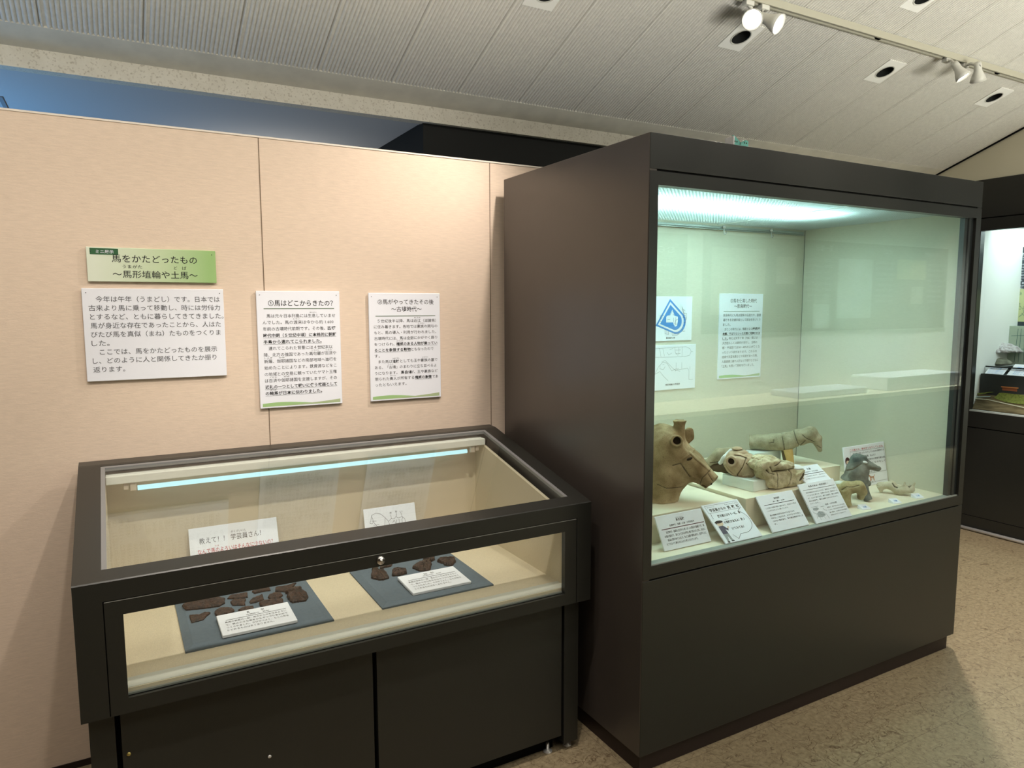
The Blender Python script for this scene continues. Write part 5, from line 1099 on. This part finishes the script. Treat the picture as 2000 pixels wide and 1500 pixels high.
house(1955, 752, .16, .048); house(1925, 750, .06, .028); house(1908, 748, .06, .024); house(1897, 745, .03, .022); house(1975, 762, .09, .036)

# ================================================================== display case across the room (seen only as a reflection)
oc = thing('opposite_display_case', 'lit display case across the room, seen reflected in the tall case glass', 'display case', (6, -4, 0))
put('back_wall', B(2.0, 11, -4.22, -4.2, .2, 2.7), M_WHITEWALL, oc); put('deck', B(2.0, 11, -4.2, -3.6, .62, .66), M_DECK, oc); put('base_panel', B(2.0, 11, -3.62, -3.6, 0, .62), M_PAINT, oc)
put('canopy', B(2.0, 11, -4.2, -3.6, 2.70, 2.75), M_PAINT, oc); put('upper_fascia', B(2.0, 11, -3.62, -3.6, 2.45, 2.72), M_PAINT, oc)
YM = lambda x, z, y: Matrix(((-1, 0, 0, x), (0, 0, 1, y), (0, 1, 0, z), (0, 0, 0, 1)))
def opanel(x0, x1, z0, z1, label):
    return board('exhibit_panel', label, 'panel', x1-x0, z1-z0, .01, YM(x1, z0, -4.185), pbr('grey_exhibit_panel', (.16, .165, .15), .7, .2))
op = opanel(4.80, 8.72, 1.27, 2.20, 'long grey exhibit panel across the room, reflected in the tall case glass')
PW = 8.72
def sheet(x0, x1, z0, z1, c): shape(op, flat([rect(PW-x1, z0-1.27, PW-x0, z1-1.27)], .002), c, 'printed_picture')
pc1 = pbr('pale_print', (.62, .64, .55), .7, .2, col2=(.42, .45, .38), vs=(6, 6, 6)); pc2 = pbr('bluish_print', (.58, .70, .70), .7, .2, col2=(.45, .55, .5), vs=(5, 5, 5)); pc3 = pbr('yellow_print', (.62, .62, .36), .7, .2, col2=(.42, .45, .3), vs=(8, 8, 8))
sheet(4.90, 5.62, 1.45, 2.08, pc1); sheet(5.78, 6.05, 1.75, 2.02, pc1); sheet(6.72, 7.30, 1.40, 2.03, pc2); sheet(7.74, 8.28, 1.83, 2.05, pc3); sheet(8.02, 8.25, 1.55, 1.75, pc1); sheet(6.35, 6.60, 1.30, 1.55, pc2)
letter(op, [('第一展示', PW-6.62, .83, .07, PW-6.36), ('くに', PW-7.62, .83, .07, PW-7.5), ('むらの時代', PW-8.5, .83, .06, PW-8.25)] + [('これは古いくらしのようすを伝える', PW-x1, .72-.06*i, .035, PW-x0) for x0, x1 in ((6.2, 6.62), (7.36, 7.68), (8.33, 8.62)) for i in range(8)], M_WHITE, z=.002)
op2 = opanel(3.6, 4.6, 1.35, 2.18, 'narrow grey exhibit panel across the room, left of the long one in the reflection')
letter(op2, [('むらのくらし', .15, .66, .07, .8)] + [('くらしのようすを伝える道具', .15, .54-.06*i, .035, .8) for i in range(7)], M_WHITE, z=.002)
for x0, x1, y0, y1, z, lab in ((5.6, 6.6, -4.05, -3.70, .72, 'low white plinth across the room under the long exhibit panel'), (6.9, 8.2, -4.1, -3.68, .80, 'white model plinth across the room to the right')):
    tag(put('white_plinth', B(x0, x1, y0, y1, .6605, z, bev=.01), M_WHITE), lab, 'plinth')
struct('wall_front', B(-5, 2.0, -4.25, -4.2, 0, 3.3), pbr('far_wall', (.16, .145, .12), .9, .1), 'plain wall of the room behind the viewer', 'wall')
struct('wall_left', B(-4.25, -4.2, -4.2, 0, 0, 3.3), pbr('far_wall_left', (.25, .21, .17), .9, .1), 'plain wall at the left end of the room', 'wall')
